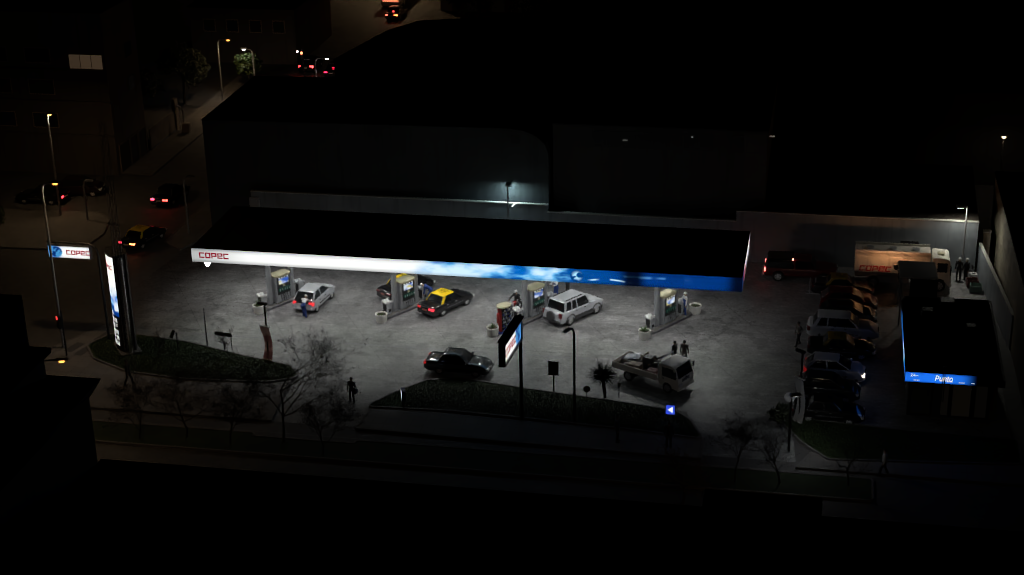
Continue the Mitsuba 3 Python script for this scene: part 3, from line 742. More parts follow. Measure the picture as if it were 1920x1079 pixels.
t.put('tail_board', box(-2.475, -2.44, -.965, .965, .74, 1.16), 'mat_white_car')
t.put('headboard', [box(.95, .99, -.9, .9, .8, 1.25), cyl((.97, -.85, 1.2), (.97, -.85, 2.12), .03), cyl((.97, .85, 1.2), (.97, .85, 2.12), .03), cyl((.97, -.85, 2.1), (.97, .85, 2.1), .035), cyl((.97, -.85, 1.7), (.97, .85, 1.7), .025)], 'mat_steel')
for x in (1.62, -1.35):
    for sd in (-1, 1): wheel(t, x, sd * .72, .36, .22, sd, rimmat='mat_steel', spokes=8)
TR = t.m
def on_truck(x, y, z):
    return (TR @ np.array([x, y, z, 1.0]))[:3]
def cargo(name, label, cat, mesh, mat, x, y, z, rot=0):
    p = on_truck(x, y, z)
    k = Thing(name, label, cat, tuple(p), -27 + rot)
    if isinstance(mesh, list):
        for g in mesh: k.put('side', g, mat)
    else: k.put(None, mesh, mat)
cargo('battery_crate', 'open dark crate at the tail of the truck bed', 'crate', [box(-.45, .45, -.5, -.46, 0, .34), box(-.45, .45, .46, .5, 0, .34), box(-.45, -.41, -.46, .46, 0, .34), box(.41, .45, -.46, .46, 0, .34), box(-.41, .41, -.46, .46, 0, .05), box(-.02, .02, -.46, .46, .05, .3)], 'mat_steel_dark', -1.85, .25, .8)
cargo('cardboard_box', 'brown box leaning on the near side of the truck bed', 'box', [rbox(-.4, .4, -.3, .3, 0, .42, .02), box(-.4, .0, -.28, .28, .42, .44)], 'mat_brown', -1.0, -.5, .8, 12)
cargo('grey_sack', 'pale grey sack lying in the truck bed', 'sack', m3.Manifold.sphere(.34, 16).scale((1.3, .9, .55)).translate((0, 0, .18)), 'mat_cloth_grey', -1.45, -.5, .8, 30)
cargo('steel_cabinet', 'dark cabinet standing in the middle of the truck bed', 'cabinet', [rbox(-.3, .3, -.3, .3, 0, .75, .03), box(-.26, .26, -.315, -.3, .1, .66)], 'mat_pump_dark', -.5, .3, .8, 8)
cargo('wooden_panel', 'thin wooden panel standing askew in the truck bed', 'panel', hull([(-.3, -.02, 0), (.3, -.02, 0), (.25, -.02, .8), (-.3, .02, 0), (.3, .02, 0), (.25, .02, .8), (.0, .02, .6)]), 'mat_wood', -1.05, .65, .8, 50)
cargo('steel_beam', 'long dark beam propped over the truck bed behind the cabinet', 'beam', hull([(-.9, -.06, 0), (-.9, .06, 0), (-.9, -.06, .13), (-.9, .06, .13), (.5, -.06, .75), (.5, .06, .75), (.5, -.06, .62), (.5, .06, .62)]), 'mat_pole_black', -.15, .75, .86, 30)
cargo('roll_bar_beam', 'dark beam lying on the headboard behind the cab', 'beam', hull([(-.6, -.06, .02), (-.6, .06, .02), (-.6, -.06, .14), (-.6, .06, .14), (.5, -.06, .32), (.5, .06, .32), (.5, -.06, .2), (.5, .06, .2)]), 'mat_pole_black', .75, .1, 1.35, 30)
cargo('tyre_stack', 'two used tyres stacked against the headboard of the truck bed', 'tyres', [trimesh.creation.torus(.23, .085, major_sections=20, minor_sections=8, transform=trimesh.transformations.translation_matrix((0, 0, z))) for z in (.09, .26)], 'mat_rubber', .35, .5, .8)
cargo('metal_sheet', 'bent pale metal sheet lying across the tail of the truck bed', 'sheet', hull([(-.5, -.3, .0), (.5, -.25, .12), (.45, .3, .3), (-.45, .3, .1), (-.5, -.3, .02), (.5, -.25, .14), (.45, .3, .32), (-.45, .3, .12)]), 'mat_steel', -1.7, .25, 1.12, 15)
cargo('pipe', 'thin pale pipe sticking out over the side of the truck bed', 'pipe', cyl((-.9, 0, 0), (.9, .3, .35), .03), 'mat_steel', -.9, .1, 1.0, 25)
cargo('red_toolbox', 'dull red tool chest behind the cab on the truck bed', 'tool chest', [rbox(-.3, .3, -.28, .28, 0, .36, .03), box(-.1, .1, -.02, .02, .36, .42)], 'mat_crate_red', .3, -.5, .8, 5)

# ---- red pickup
t = Thing('pickup_truck', 'dark red pickup with black cargo cap by the back wall', 'pickup truck', (40.95, 14.4), 0)
st = []
for x, zt in ((-2.6, .78), (-2.55, 1.05), (-2.4, 1.08), (-1, 1.08), (.2, 1.08), (1.05, 1.1), (1.9, 1.05), (2.5, .96), (2.62, .8)):
    w = .92 * (1 - .12 * max(0, (x - 2) / .62) ** 2); zb = .38
    pr = [(0, zb), (w * .85, zb), (w * .97, zb + .12), (w, zb + .35), (w * .97, zt - .1), (w * .9, zt), (0, zt + .01)]
    st.append(np.array([(x, a, b) for a, b in pr + [(-a, b) for a, b in pr[-2:0:-1]]]))
bd = manif(loft(st))
for wx in (1.65, -1.6):
    for sd in (-1, 1):
        bd = bd - m3.Manifold.cylinder(.5, .45, .45, 24).rotate((90, 0, 0)).translate((wx, sd * .67 + .25, .4))
t.put('body', bd, 'mat_red_car', smooth=30)
t.put('cargo_cap', loft([outline(-2.5, -.55, .86, .05, .12, 1.05), outline(-2.46, -.55, .84, .05, .12, 1.5), outline(-2.38, -.55, .76, .05, .12, 1.74)]), 'mat_glass_dark', smooth=30)
t.put('windows', loft([outline(-.5, 1.15, .85, .15, .05, 1.02), outline(-.47, .72, .74, .15, .05, 1.62)]), 'mat_glass_dark', smooth=30)
t.put('cab_roof', loft([outline(-.5, .75, .75, .15, .08, 1.6), outline(-.48, .72, .74, .15, .08, 1.66), outline(-.38, .6, .64, .15, .08, 1.69)]), 'mat_red_car', smooth=30)
for sd in (-1, 1):
    t.put('pillar', hull([(x + a, sd * (y + b), z) for x, y, z in ((-.42, .85, 1.05), (-.42, .74, 1.62)) for a in (-.06, .06) for b in (-.02, .03)]), 'mat_red_car')
    t.put('tail_light', rbox(-2.62, -2.5, sd * .74, sd * .92, .78, 1.02, .03), 'mat_lens_red', emit=emitter((7, .7, .55), .1))
    t.put('headlight', rbox(2.45, 2.62, sd * .5, sd * .8, .72, .9, .03), 'mat_lens_clear')
    t.put('mirror', rbox(.85, .97, sd * .92, sd * 1.12, 1.12, 1.3, .03), 'mat_black')
t.put('brake_light', rbox(-.62, -.52, -.86, -.7, 1.66, 1.8, .02), 'mat_lens_red', emit=emitter((7, 1.4, 1.2), .03))
t.put('rear_bumper', rbox(-2.78, -2.55, -.88, .88, .4, .56, .04), 'mat_steel')
t.put('front_bumper', rbox(2.5, 2.72, -.88, .88, .4, .58, .04), 'mat_steel')
for x in (1.65, -1.6):
    for sd in (-1, 1): wheel(t, x, sd * .8, .38, .24, sd)

# ---- fuel tanker
t = Thing('fuel_tanker', 'white fuel tanker lorry with red lettering parked along the back wall', 'tanker truck', (48.0, 14.2), 0)
sec = sg.box(-1.02, 1.15, 1.02, 2.72).buffer(-.32).buffer(.32)
tk = extr(sec, -3.25, 2.0)
tk.apply_transform(np.array([[0, 0, 1, 0], [1, 0, 0, 0], [0, 1, 0, 0], [0, 0, 0, 1.0]]))
t.put('tank', tk, 'mat_tank_white', smooth=30)
t.put('top_rail', [box(-3.25, 2.0, sd * .8 - .03, sd * .8 + .03, 2.68, 2.86) for sd in (-1, 1)], 'mat_tank_white')
for x in (-2.2, -.6, 1.0): t.put('hatch_cover', cyl((x, 0, 2.7), (x, 0, 2.82), .26, n=18), 'mat_steel')
for x in (-3.1, -2.75, -2.4): t.put('ladder_post', cyl((x, -.6, 2.8), (x, -.6, 3.1), .02), 'mat_steel')
wd, ww = brand_word(.415, .012, 12)
t.put('lettering', frame(wd, (-2.95, -1.033, 1.34), (1, 0, 0)), 'mat_letter_red')
t.put('chassis', [box(-3.2, 3.3, .4, .55, .7, 1.0), box(-3.2, 3.3, -.55, -.4, .7, 1.0), box(-1.6, .6, -.95, -.5, .5, .95), box(-1.6, .6, .5, .95, .5, .95)], 'mat_steel_dark')
cab = []
for y in (-1.0, -.96, .96, 1.0):
    pr = [(2.15, .55), (3.45, .5), (3.5, .7), (3.48, 1.5), (3.34, 2.38), (3.2, 2.5), (2.3, 2.56), (2.15, 2.5)]
    cab.append(np.array([(x, y, z - (.05 if abs(y) > .98 and z > 2.3 else 0)) for x, z in pr]))
cb = manif(loft(cab))
for sd in (-1, 1): cb = cb - m3.Manifold.cylinder(.6, .55, .55, 24).rotate((90, 0, 0)).translate((2.7, sd * .8 + .3, .45))
t.put('cab', cb, 'mat_tank_white', smooth=30)
t.put('roof_hatch', rbox(2.5, 3.0, -.3, .3, 2.53, 2.6, .03), 'mat_beige_plastic')
t.put('windscreen', ws(3.485, 1.5, 3.35, 2.3, -.88, .88), 'mat_glass_dark')
for sd in (-1, 1):
    dk = t.put('door', box(2.4, 3.38, sd * .985, sd * 1.01, 1.0, 1.45), 'mat_tank_white')
    t.put('side_window', box(2.5, 3.2, sd * .99, sd * 1.012, 1.5, 2.2), 'mat_glass_dark')
    t.put('mirror', [rbox(3.38, 3.46, sd * 1.1, sd * 1.32, 1.4, 2.1, .03), cyl((3.35, sd * .95, 2.0), (3.42, sd * 1.2, 2.0), .02)], 'mat_black')
    t.put('headlight', rbox(3.42, 3.54, sd * .6, sd * .9, .66, .86, .03), 'mat_lens_clear')
t.put('bumper', rbox(3.35, 3.56, -1.02, 1.02, .4, .64, .05), 'mat_tank_white')
for x in (2.7, -1.9):
    for sd in (-1, 1): wheel(t, x, sd * .9, .45, .26, sd, rimmat='mat_steel', spokes=8)

# ================================================================ PEOPLE
def ball(c, r, sc=(1, 1, 1), n=12):
    return m3.Manifold.sphere(r, n).scale(sc).translate(tuple(map(float, c)))
def bone(a, b, ra, rb, n=10):
    return m3.Manifold.batch_hull([ball(a, ra, n=n), ball(b, rb, n=n)])
def rotv(v, axis, ang):
    return trimesh.transformations.rotation_matrix(ang, axis)[:3, :3] @ np.array(v, float)
def person(label, loc, rot, top, legs, skin='mat_skin', hat=None, hair='mat_hair', h=1.72, lean=0.0, twist=0.0, head_pitch=0.0, arms='down', stance='stand', bag=None, bib=None, group=None, z=0.0):
    """joints in local coordinates, facing +x."""
    t = Thing('person', label, 'person', (loc[0], loc[1], z), rot, group)
    s = h / 1.72
    V = lambda *a: np.array(a, float) * s
    if stance == 'sit':
        pel = V(0, 0, .12); hips = [V(0, .1, .12), V(0, -.1, .12)]; knees = [V(.42, .14, .2), V(.42, -.14, .16)]; ank = [V(.5, .14, -.2 + .12), V(.52, -.14, -.18 + .1)]
        ank = [V(.62, .14, .06), V(.66, -.14, .06)]; knees = [V(.36, .14, .42), V(.38, -.14, .40)]
    elif stance == 'ride':
        pel = V(0, 0, .84); hips = [V(0, .12, .84), V(0, -.12, .84)]; knees = [V(.36, .27, .62), V(.36, -.27, .62)]; ank = [V(.16, .28, .2), V(.16, -.28, .12)]
    else:
        st = {'stand': (.0, .0, .1), 'walk': (.24, -.22, .09), 'wide': (.1, -.1, .16), 'bend': (.1, -.12, .13)}[stance]
        pel = V(-.16 if stance == 'bend' else 0, 0, .93); hips = [pel + V(0, .1, -.02), pel + V(0, -.1, -.02)]
        ank = [V(st[0], st[2] + .02, .09), V(st[1], -st[2] - .02, .09)]
        knees = [(hips[k] + ank[k]) / 2 + V(.06, 0, .02) for k in (0, 1)]
    up = rotv((0, 0, 1), (0, 1, 0), lean)
    fw = rotv((1, 0, 0), (0, 1, 0), lean)
    lat = np.array([0, 1.0, 0])
    waist = pel + up * .12 * s; chest = pel + up * .38 * s; nb = pel + up * .53 * s
    sh = [pel + up * .48 * s + lat * .19 * s, pel + up * .48 * s - lat * .19 * s]
    hu = rotv(up, (0, 1, 0), head_pitch); hf = rotv(fw, (0, 1, 0), head_pitch)
    hd = nb + hu * .17 * s
    el, wr = [], []
    for k in (0, 1):
        sg_ = 1 if k == 0 else -1
        mode = arms if isinstance(arms, str) else arms[k]
        d1, d2 = {'down': (V(0, .06 * sg_, -.29), V(.06, .01 * sg_, -.25)), 'fwd': (V(.18, .03 * sg_, -.2), V(.24, -.03 * sg_, .03)), 'reach': (V(.2, .06 * sg_, -.16), V(.24, -.02 * sg_, -.06)),
                  'hang': (V(.04, .02 * sg_, -.29), V(.06, 0, -.25)), 'hip': (V(-.06, .17 * sg_, -.22), V(.14, -.13 * sg_, -.14)), 'bars': (V(.22, .14 * sg_, -.17), V(.25, -.02 * sg_, -.08)), 'raise': (V(.2, .05 * sg_, -.1), V(.18, .0, .18))}[mode]
        el.append(sh[k] + d1); wr.append(el[-1] + d2)
    B = [bone(pel, waist, .135 * s, .125 * s), bone(waist, chest, .125 * s, .14 * s), m3.Manifold.batch_hull([ball(sh[0], .07 * s), ball(sh[1], .07 * s), ball(chest, .13 * s)]), bone(nb, hd, .055 * s, .055 * s)]
    head = m3.Manifold.batch_hull([ball(hd + hu * .035 * s, .095 * s), ball(hd - hu * .06 * s + hf * .035 * s, .058 * s)])
    nose = bone(hd + hf * .09 * s + hu * .01 * s, hd + hf * .115 * s - hu * .02 * s, .012 * s, .016 * s, 6)
    ears = [ball(hd + sd * lat * .093 * s, .022 * s, n=6) for sd in (-1, 1)]
    B += [head, nose] + ears
    for k in (0, 1):
        B += [bone(hips[k], knees[k], .085 * s, .058 * s), bone(knees[k], ank[k], .056 * s, .04 * s), bone(sh[k], el[k], .05 * s, .04 * s), bone(el[k], wr[k], .038 * s, .03 * s)]
        d = wr[k] - el[k]; d /= np.linalg.norm(d); sd = np.cross(d, lat); sd /= np.linalg.norm(sd) + 1e-9
        palm = wr[k] + d * .07 * s
        B.append(m3.Manifold.batch_hull([ball(wr[k], .026 * s, n=6), ball(palm + sd * .025 * s, .017 * s, n=6), ball(palm - sd * .025 * s, .017 * s, n=6)]))
        inw = -lat * (1 if k == 0 else -1)
        for fi, (o, ln) in enumerate(((-.03, .06), (-.01, .072), (.01, .068), (.03, .052))):
            b0 = palm + sd * o * s; b1 = b0 + d * ln * .55 * s; b2 = b1 + (d * .7 + inw * .5) * ln * .5 * s
            B += [bone(b0, b1, .010 * s, .009 * s, 5), bone(b1, b2, .009 * s, .008 * s, 5)]
        th = wr[k] + d * .03 * s + sd * .03 * s
        B.append(bone(th, th + (d * .6 + sd * .6 + inw * .2) * .05 * s, .011 * s, .009 * s, 5))
    t.put('body', m3.Manifold.batch_boolean(B, m3.OpType.Add), skin, smooth=50)
    e = .016 * s
    shirt = [bone(pel + up * .02 * s, waist, .15 * s, .14 * s), bone(waist, chest, .14 * s, .158 * s), m3.Manifold.batch_hull([ball(sh[0], .085 * s), ball(sh[1], .085 * s), ball(chest, .145 * s)])]
    for k in (0, 1):
        shirt += [bone(sh[k], el[k], .066 * s, .054 * s), bone(el[k], el[k] + (wr[k] - el[k]) * .92, .054 * s, .043 * s)]
    t.put('jacket', m3.Manifold.batch_boolean(shirt, m3.OpType.Add), top, smooth=50)
    tr = [m3.Manifold.batch_hull([ball(pel - up * .0, .148 * s), ball(hips[0], .1 * s), ball(hips[1], .1 * s)])]
    for k in (0, 1):
        tr += [bone(hips[k], knees[k], .1 * s, .074 * s), bone(knees[k], ank[k] + np.array([0, 0, .02]), .074 * s, .066 * s)]
    if bib:
        tr += [m3.Manifold.batch_hull([ball(pel + up * .05 * s, .16 * s), ball(chest - up * .06 * s + fw * .02 * s, .15 * s)])]
    t.put('trousers', m3.Manifold.batch_boolean(tr, m3.OpType.Add), legs, smooth=50)
    for k in (0, 1):
        t.put('shoe', m3.Manifold.batch_hull([ball(ank[k] - V(.03, 0, .035), .05 * s, n=8), ball(ank[k] + V(.15, 0, -.05), .04 * s, n=8)]).trim_by_plane((0, 0, 1), float(ank[k][2] - .09 * s)), 'mat_cloth_black')
    if hat:
        cap = ball(hd + hu * .045 * s, .118 * s, n=16).trim_by_plane(tuple(hu), float(hu @ (hd + hu * .015 * s)))
        hk = t.put('cap', cap, hat, smooth=50)
        t.put('peak', m3.Manifold.batch_hull([ball(hd + hu * .03 * s + hf * .08 * s + lat * .06 * s * q_, .012, n=6) for q_ in (-1, 1)] + [ball(hd + hu * .02 * s + hf * .17 * s, .012, n=6)]), hat, under=hk)
    else:
        t.put('hair', ball(hd + hu * .04 * s - hf * .012 * s, .108 * s, n=14).trim_by_plane(tuple(hu * .8 - hf * .6), float((hu * .8 - hf * .6) @ (hd - hf * .0 + hu * .0))), hair, smooth=50)
    for sd in (-1, 1):
        t.put('eye', ball(hd + hf * .088 * s + hu * .03 * s + sd * lat * .035 * s, .012 * s, n=6), 'mat_black')
    t.put('mouth', bone(hd + hf * .088 * s - hu * .05 * s + lat * .022 * s, hd + hf * .088 * s - hu * .05 * s - lat * .022 * s, .008 * s, .008 * s, 5), 'mat_brown')
    if bag:
        k = Thing('shoulder_bag', bag, 'bag', (loc[0], loc[1], z), rot)
        p = wr[0] + V(-.02, .07, -.02)
        k.put('pouch', rbox(p[0] - .17, p[0] + .17, p[1] - .07, p[1] + .07, p[2] - .18, p[2] + .12, .04), 'mat_cloth_navy')
        k.put('strap', tube([p + np.array([-.1, 0, .1]), sh[0] + V(-.05, .06, .09), sh[0] + V(.02, .05, .1), p + np.array([.12, 0, .1])], .012, 5), 'mat_cloth_navy')
    return t
WS, BL = 'mat_cloth_white', 'mat_cloth_blue'
person('attendant in white cap and blue overalls bending over the silver hatchback', (7.0, 2.3), 80, WS, BL, hat=WS, lean=.75, arms='reach', stance='bend', bib=True)
person('attendant in white cap and blue overalls stooping between the two taxis', (15.0, 6.35), 190, BL, BL, hat=WS, lean=1.05, arms='hang', stance='bend', head_pitch=.1)
person('attendant in white shirt reading behind the third pump island', (23.95, 8.0), 235, WS, BL, hat=WS, lean=.15, arms='fwd', bib=True, head_pitch=.35)
person('person with dark hair standing behind the silver off-road car', (24.75, 8.1), 200, 'mat_cloth_black', 'mat_cloth_black', h=1.7)
person('attendant in white shirt, white cap and blue dungarees at the rightmost pump', (33.3, 6.35), 205, WS, BL, hat=WS, arms=('down', 'fwd'), bib=True, h=1.76)
person('walker in dark hooded coat carrying a bag near the grass corner', (13.98, -10.0), 262, 'mat_cloth_black', 'mat_cloth_black', skin='mat_skin_dark', stance='wide', h=1.66, bag='dark blue bag hanging from the walker\'s shoulder')
person('man in dark jacket walking across the right side of the forecourt', (41.2, 2.6), 220, 'mat_cloth_grey', 'mat_cloth_black', stance='walk', arms=('hip', 'down'), h=1.7, lean=.08)
person('man in brown jacket standing behind the truck cab, seen from the back', (33.98, -1.5), 80, 'mat_cloth_brown', 'mat_cloth_grey', skin='mat_skin_dark', stance='wide', h=1.7)
person('person with bare dark head standing behind the truck bed', (33.35, -1.5), 150, 'mat_cloth_black', 'mat_cloth_black', skin='mat_skin_dark', h=1.62)
p_ = on_truck(.05, .3, .8)
person('person crouching in the bed of the flatbed truck', (p_[0], p_[1]), 200, 'mat_cloth_black', 'mat_cloth_black', skin='mat_skin_dark', stance='sit', z=p_[2], h=1.7, arms='fwd', lean=.1)
person('left man with white helmet standing under the yard lamp', (52.2, 15.55), 250, 'mat_cloth_black', 'mat_cloth_black', hat=WS, h=1.74)
person('right man with white helmet standing under the yard lamp', (52.72, 15.6), 215, 'mat_cloth_black', 'mat_cloth_black', hat=WS, h=1.7)
person('pedestrian in a white shirt on the dark sidewalk before the shop', (46.57, -14.4), 180, WS, 'mat_cloth_black', stance='walk', h=1.66, z=0)
person('dark pedestrian walking on the sidewalk below the price pylon', (-.95, -10.0), 10, 'mat_cloth_black', 'mat_cloth_black', stance='walk', h=1.72, z=.11)
person('dark pedestrian standing on the sidewalk below the lit arrow sign', (34.2, -13.2), 90, 'mat_cloth_black', 'mat_cloth_black', h=1.7, z=.11)
person('dark pedestrian on the sidewalk below the small palm', (31.1, -12.9), 0, 'mat_cloth_navy', 'mat_cloth_black', h=1.7, z=.11)

# ---- motorcycle and rider
t = Thing('motorcycle', 'dark motorcycle with red tank standing left of the third pump island', 'motorcycle', (21.55, 5.15), 255)
for x in (.68, -.62):
    ty = trimesh.creation.torus(.27, .06, major_sections=24, minor_sections=8)
    ty.apply_transform(trimesh.transformations.rotation_matrix(PI / 2, (1, 0, 0))); ty.apply_translation((x, 0, .33))
    k = t.put('wheel', ty, 'mat_rubber', smooth=40)
    t.put('spokes', [cyl((x, -.02, .33), (x, .02, .33), .07, n=10)] + [cyl((x, 0, .33), (x + .22 * math.cos(a), 0, .33 + .22 * math.sin(a)), .01, n=5) for a in np.arange(6) * PI / 3], 'mat_rim', under=k, join=True)
t.put('frame', [tube([(.5, 0, .9), (.2, 0, .6), (.1, 0, .38), (-.3, 0, .4), (-.6, 0, .34)], .03), tube([(.45, 0, .85), (-.2, 0, .72), (-.7, 0, .75)], .025)], 'mat_black')
t.put('engine', rbox(-.15, .25, -.14, .14, .3, .6, .05), 'mat_steel')
t.put('fuel_tank', m3.Manifold.sphere(.2, 16).scale((1.35, .8, .75)).translate((.2, 0, .82)), 'mat_red_paint', smooth=50)
t.put('seat', rbox(-.65, .02, -.14, .14, .76, .85, .04), 'mat_black')
for sd in (-1, 1): t.put('fork', cyl((.66, sd * .08, .33), (.48, sd * .08, .95), .022), 'mat_chrome')
t.put('handlebar', tube([(.3, .38, 1.02), (.42, .25, 1.04), (.5, 0, 1.0), (.42, -.25, 1.04), (.3, -.38, 1.02)], .016), 'mat_chrome')
t.put('headlight', m3.Manifold.sphere(.1, 12).translate((.6, 0, .88)), 'mat_lens_clear', smooth=50)
for sd in (-1, 1): t.put('mirror', [m3.Manifold.sphere(.06, 8).scale((.3, 1.2, 1)).translate((.4, sd * .34, 1.2)), cyl((.4, sd * .28, 1.03), (.4, sd * .33, 1.18), .01, n=5)], 'mat_chrome')
t.put('exhaust', cyl((.1, -.16, .3), (-.7, -.18, .38), .04), 'mat_chrome')
p_ = t.m @ np.array([-.18, 0, 0, 1])
person('motorcyclist in white helmet and dark jacket sitting on the motorcycle', (p_[0], p_[1]), 255, 'mat_cloth_black', 'mat_cloth_black', hat=WS, stance='ride', arms='bars', lean=.12, h=1.75)

# ================================================================ SIGNS AND POLES
def panel_fn(x0, dx, y0, dy, L, flip=False):
    def fn(p, n, uv):
        a = uv.x if not flip else 1 - uv.x
        u = a * 3.0; v = uv.y
        base = MX((.10, .35, .85), (1.0, 1.0, .97), SS(.45, 1.25, u + .5 * (FB(u * 2, v * 2, 1, 3) - .5)))
        g = dr.sqrt(dr.square(u - .55) + dr.square((v - .5) * .95))
        land = SS(.48, .6, FB(u * 5, v * 5, 2, 3))
        base = MX(base, MX(mi.Color3f(.0, .03, .18), mi.Color3f(.05, .28, .6), land), SS(.46, .43, g))
        return base * .95 * (.7 + .35 * SS(0, .15, v) * SS(1, .85, v)) * (.75 + .25 * SS(1.0, .9, uv.x))
    return fn
t = Thing('hanging_sign', 'lit white sign with blue globe on a bent pole at the street corner', 'sign', (-5.09, -3.58))
t.put('pole', tube([(0, 0, 0), (-.02, 0, 6.3), (-.12, 0, 6.75), (-.4, 0, 7.02), (-.9, 0, 7.12), (-3.6, 0, 7.12)], .085, 10), 'mat_pole_black', smooth=60)
t.put('hood', box(-3.62, -.5, -.2, .2, 6.93, 7.03), 'mat_steel_dark')
t.put('case', box(-3.55, -.52, -.16, .16, 6.03, 6.93), 'mat_steel_dark')
q, uv = quad((-3.5, -.165, 6.07), (1, 0, 0), 2.93, .82)
fk = t.put('face', q, 'mat_off', uv=uv, emit=emitter(mikit.proc(panel_fn(0, 0, 0, 0, 3)), .3))
wd, ww = brand_word(.32, .01)
t.put('lettering', frame(wd, (-2.22, -.178, 6.32), (1, 0, 0)), 'mat_letter_red', emit=emitter((.2, .006, .018), .03))

az = math.degrees(math.atan2(-4.0, -.3))
t = Thing('hanging_sign', 'lit white sign seen edge on, hung from a black pole on the middle grass island', 'sign', (25.0, -10.95), az)
t.put('pole', cyl((0, 0, 0), (0, 0, 7.1), .11, n=12), 'mat_pole_black', smooth=60)
t.put('case', [box(.15, 4.1, -.2, .2, 5.55, 5.68), box(.15, 4.1, -.2, .2, 6.84, 7.0), box(3.95, 4.1, -.2, .2, 5.68, 6.84), box(.15, .25, -.2, .2, 5.68, 6.84), box(.25, 3.95, -.1, .1, 5.68, 6.84)], 'mat_pole_black')
t.put('hood', box(.05, 4.0, -.28, .28, 7.0, 7.08), 'mat_pole_black')
q, uv = quad((3.95, .105, 5.68), (-1, 0, 0), 3.7, 1.16)
t.put('face', q, 'mat_off', uv=uv, emit=emitter(mikit.proc(panel_fn(0, 0, 0, 0, 3, True)), .3))
wd, ww = brand_word(.44, .01)
t.put('lettering', frame(wd, (3.75, .118, 6.02), (-1, 0, 0)), 'mat_letter_red', emit=emitter((.2, .006, .018), .03))
q, uv = quad((.25, -.105, 5.68), (1, 0, 0), 3.7, 1.16)
t.put('face', q, 'mat_sign_white')

# price pylon
def pylon_fn(p, n, uv):
    v, u = uv.y, uv.x
    sky_ = MX((.0, .03, .22), (.02, .2, .7), SS(.0, .3, v))
    cl = SS(.42, .6, FB(u * 2.5, v * 6, 3, 4) + .3 * SS(.15, .6, v))
    col = MX(sky_, (.85, .93, 1.0), cl)
    g = dr.sqrt(dr.square((u - .45) * 1.6) + dr.square((v - .17) * 4.2))
    col = MX(col, MX(mi.Color3f(.0, .05, .25), mi.Color3f(.3, .6, .95), SS(.45, .6, FB(u * 7, v * 14, 1, 3))), SS(.5, .44, g))
    return MX(col, (1.15, 1.12, 1.0), SS(.38, .6, v)) * .95
t = Thing('price_pylon', 'tall curved price pylon with lit face and chrome column on the left grass island', 'sign', (-3.35, -4.6), -53)
lens = sg.Point(0, 1.1).buffer(1.75, quad_segs=24).intersection(sg.Point(0, -1.1).buffer(1.75, quad_segs=24)).intersection(sg.box(-.92, -1, .92, 1))
t.put('body', extr(lens, .1, 7.05), 'mat_pole_black')
t.put('cap', extr(lens.buffer(.05), 7.05, 7.16), 'mat_pole_black')
t.put('column', cyl((1.12, 0, 0), (1.12, 0, 7.0), .13, n=18), 'mat_chrome', smooth=60)
t.put('plinth', extr(sg.box(-1, -.7, 1.35, .7), 0, .22), 'mat_kerb')
bul = lambda a: math.sqrt(1.75 ** 2 - ((-.85 + 1.7 * a)) ** 2) - 1.1 + .012
q, uv = quad((-.85, 0, 2.75), (1, 0, 0), 1.7, 4.25, nx=12, ny=1, bulge=bul)
t.put('face', q, 'mat_off', uv=uv, emit=emitter(mikit.proc(pylon_fn), .3), smooth=True)
wd, ww = brand_word(.27, .01)
wv = frame(wd, (-.7, 0, 6.1), (1, 0, 0))
wv.vertices[:, 1] += -np.sqrt(1.75 ** 2 - np.clip(wv.vertices[:, 0], -.9, .9) ** 2) + 1.1 - .025
t.put('lettering', wv, 'mat_letter_red', emit=emitter((.2, .006, .018), .03))
for r_ in range(5):
    z = 2.25 - r_ * .42
    g = []
    for c in range(3):
        xx = -.55 + c * .42
        for seg in ((0, .0, .05, .3), (.2, 0, .25, .3), (0, .26, .25, .3), (0, .13, .25, .165)):
            if (r_ + c * 2 + int(seg[1] * 10)) % 5 == 0: continue
            g.append(box(xx + seg[0], xx + seg[2], -.66, -.63, z + seg[1], z + seg[3]))
    g = trimesh.util.concatenate(g)
    g.vertices[:, 1] += .645 - np.sqrt(1.75 ** 2 - g.vertices[:, 0] ** 2) + 1.1 - .01
    t.put('price_digits', g, 'mat_off', emit=emitter((.7, .7, .66), .03), kind='stuff')

# lattice mast in front of the pylon
t = Thing('lattice_mast', 'thin dark lattice mast rising in front of the price pylon', 'mast', (1.9, -15.25))
w0, hm = .2, 19.5
legs = [(-w0, -w0), (w0, -w0), (w0, w0), (-w0, w0)]
for a, b in legs: t.put('leg', cyl((a, b, 0), (a * .8, b * .8, hm), .016, n=6), 'mat_steel_dark')
br = []
for k in range(26):
    z0, z1 = k * .75, (k + 1) * .75
    for i in range(4):
        a, b = legs[i], legs[(i + 1) % 4]
        f0, f1 = 1 - .2 * z0 / hm, 1 - .2 * z1 / hm
        br.append(cyl((a[0] * f0, a[1] * f0, z0), (b[0] * f1, b[1] * f1, z1), .007, n=4))
t.put('bracing', br, 'mat_steel_dark', kind='stuff')

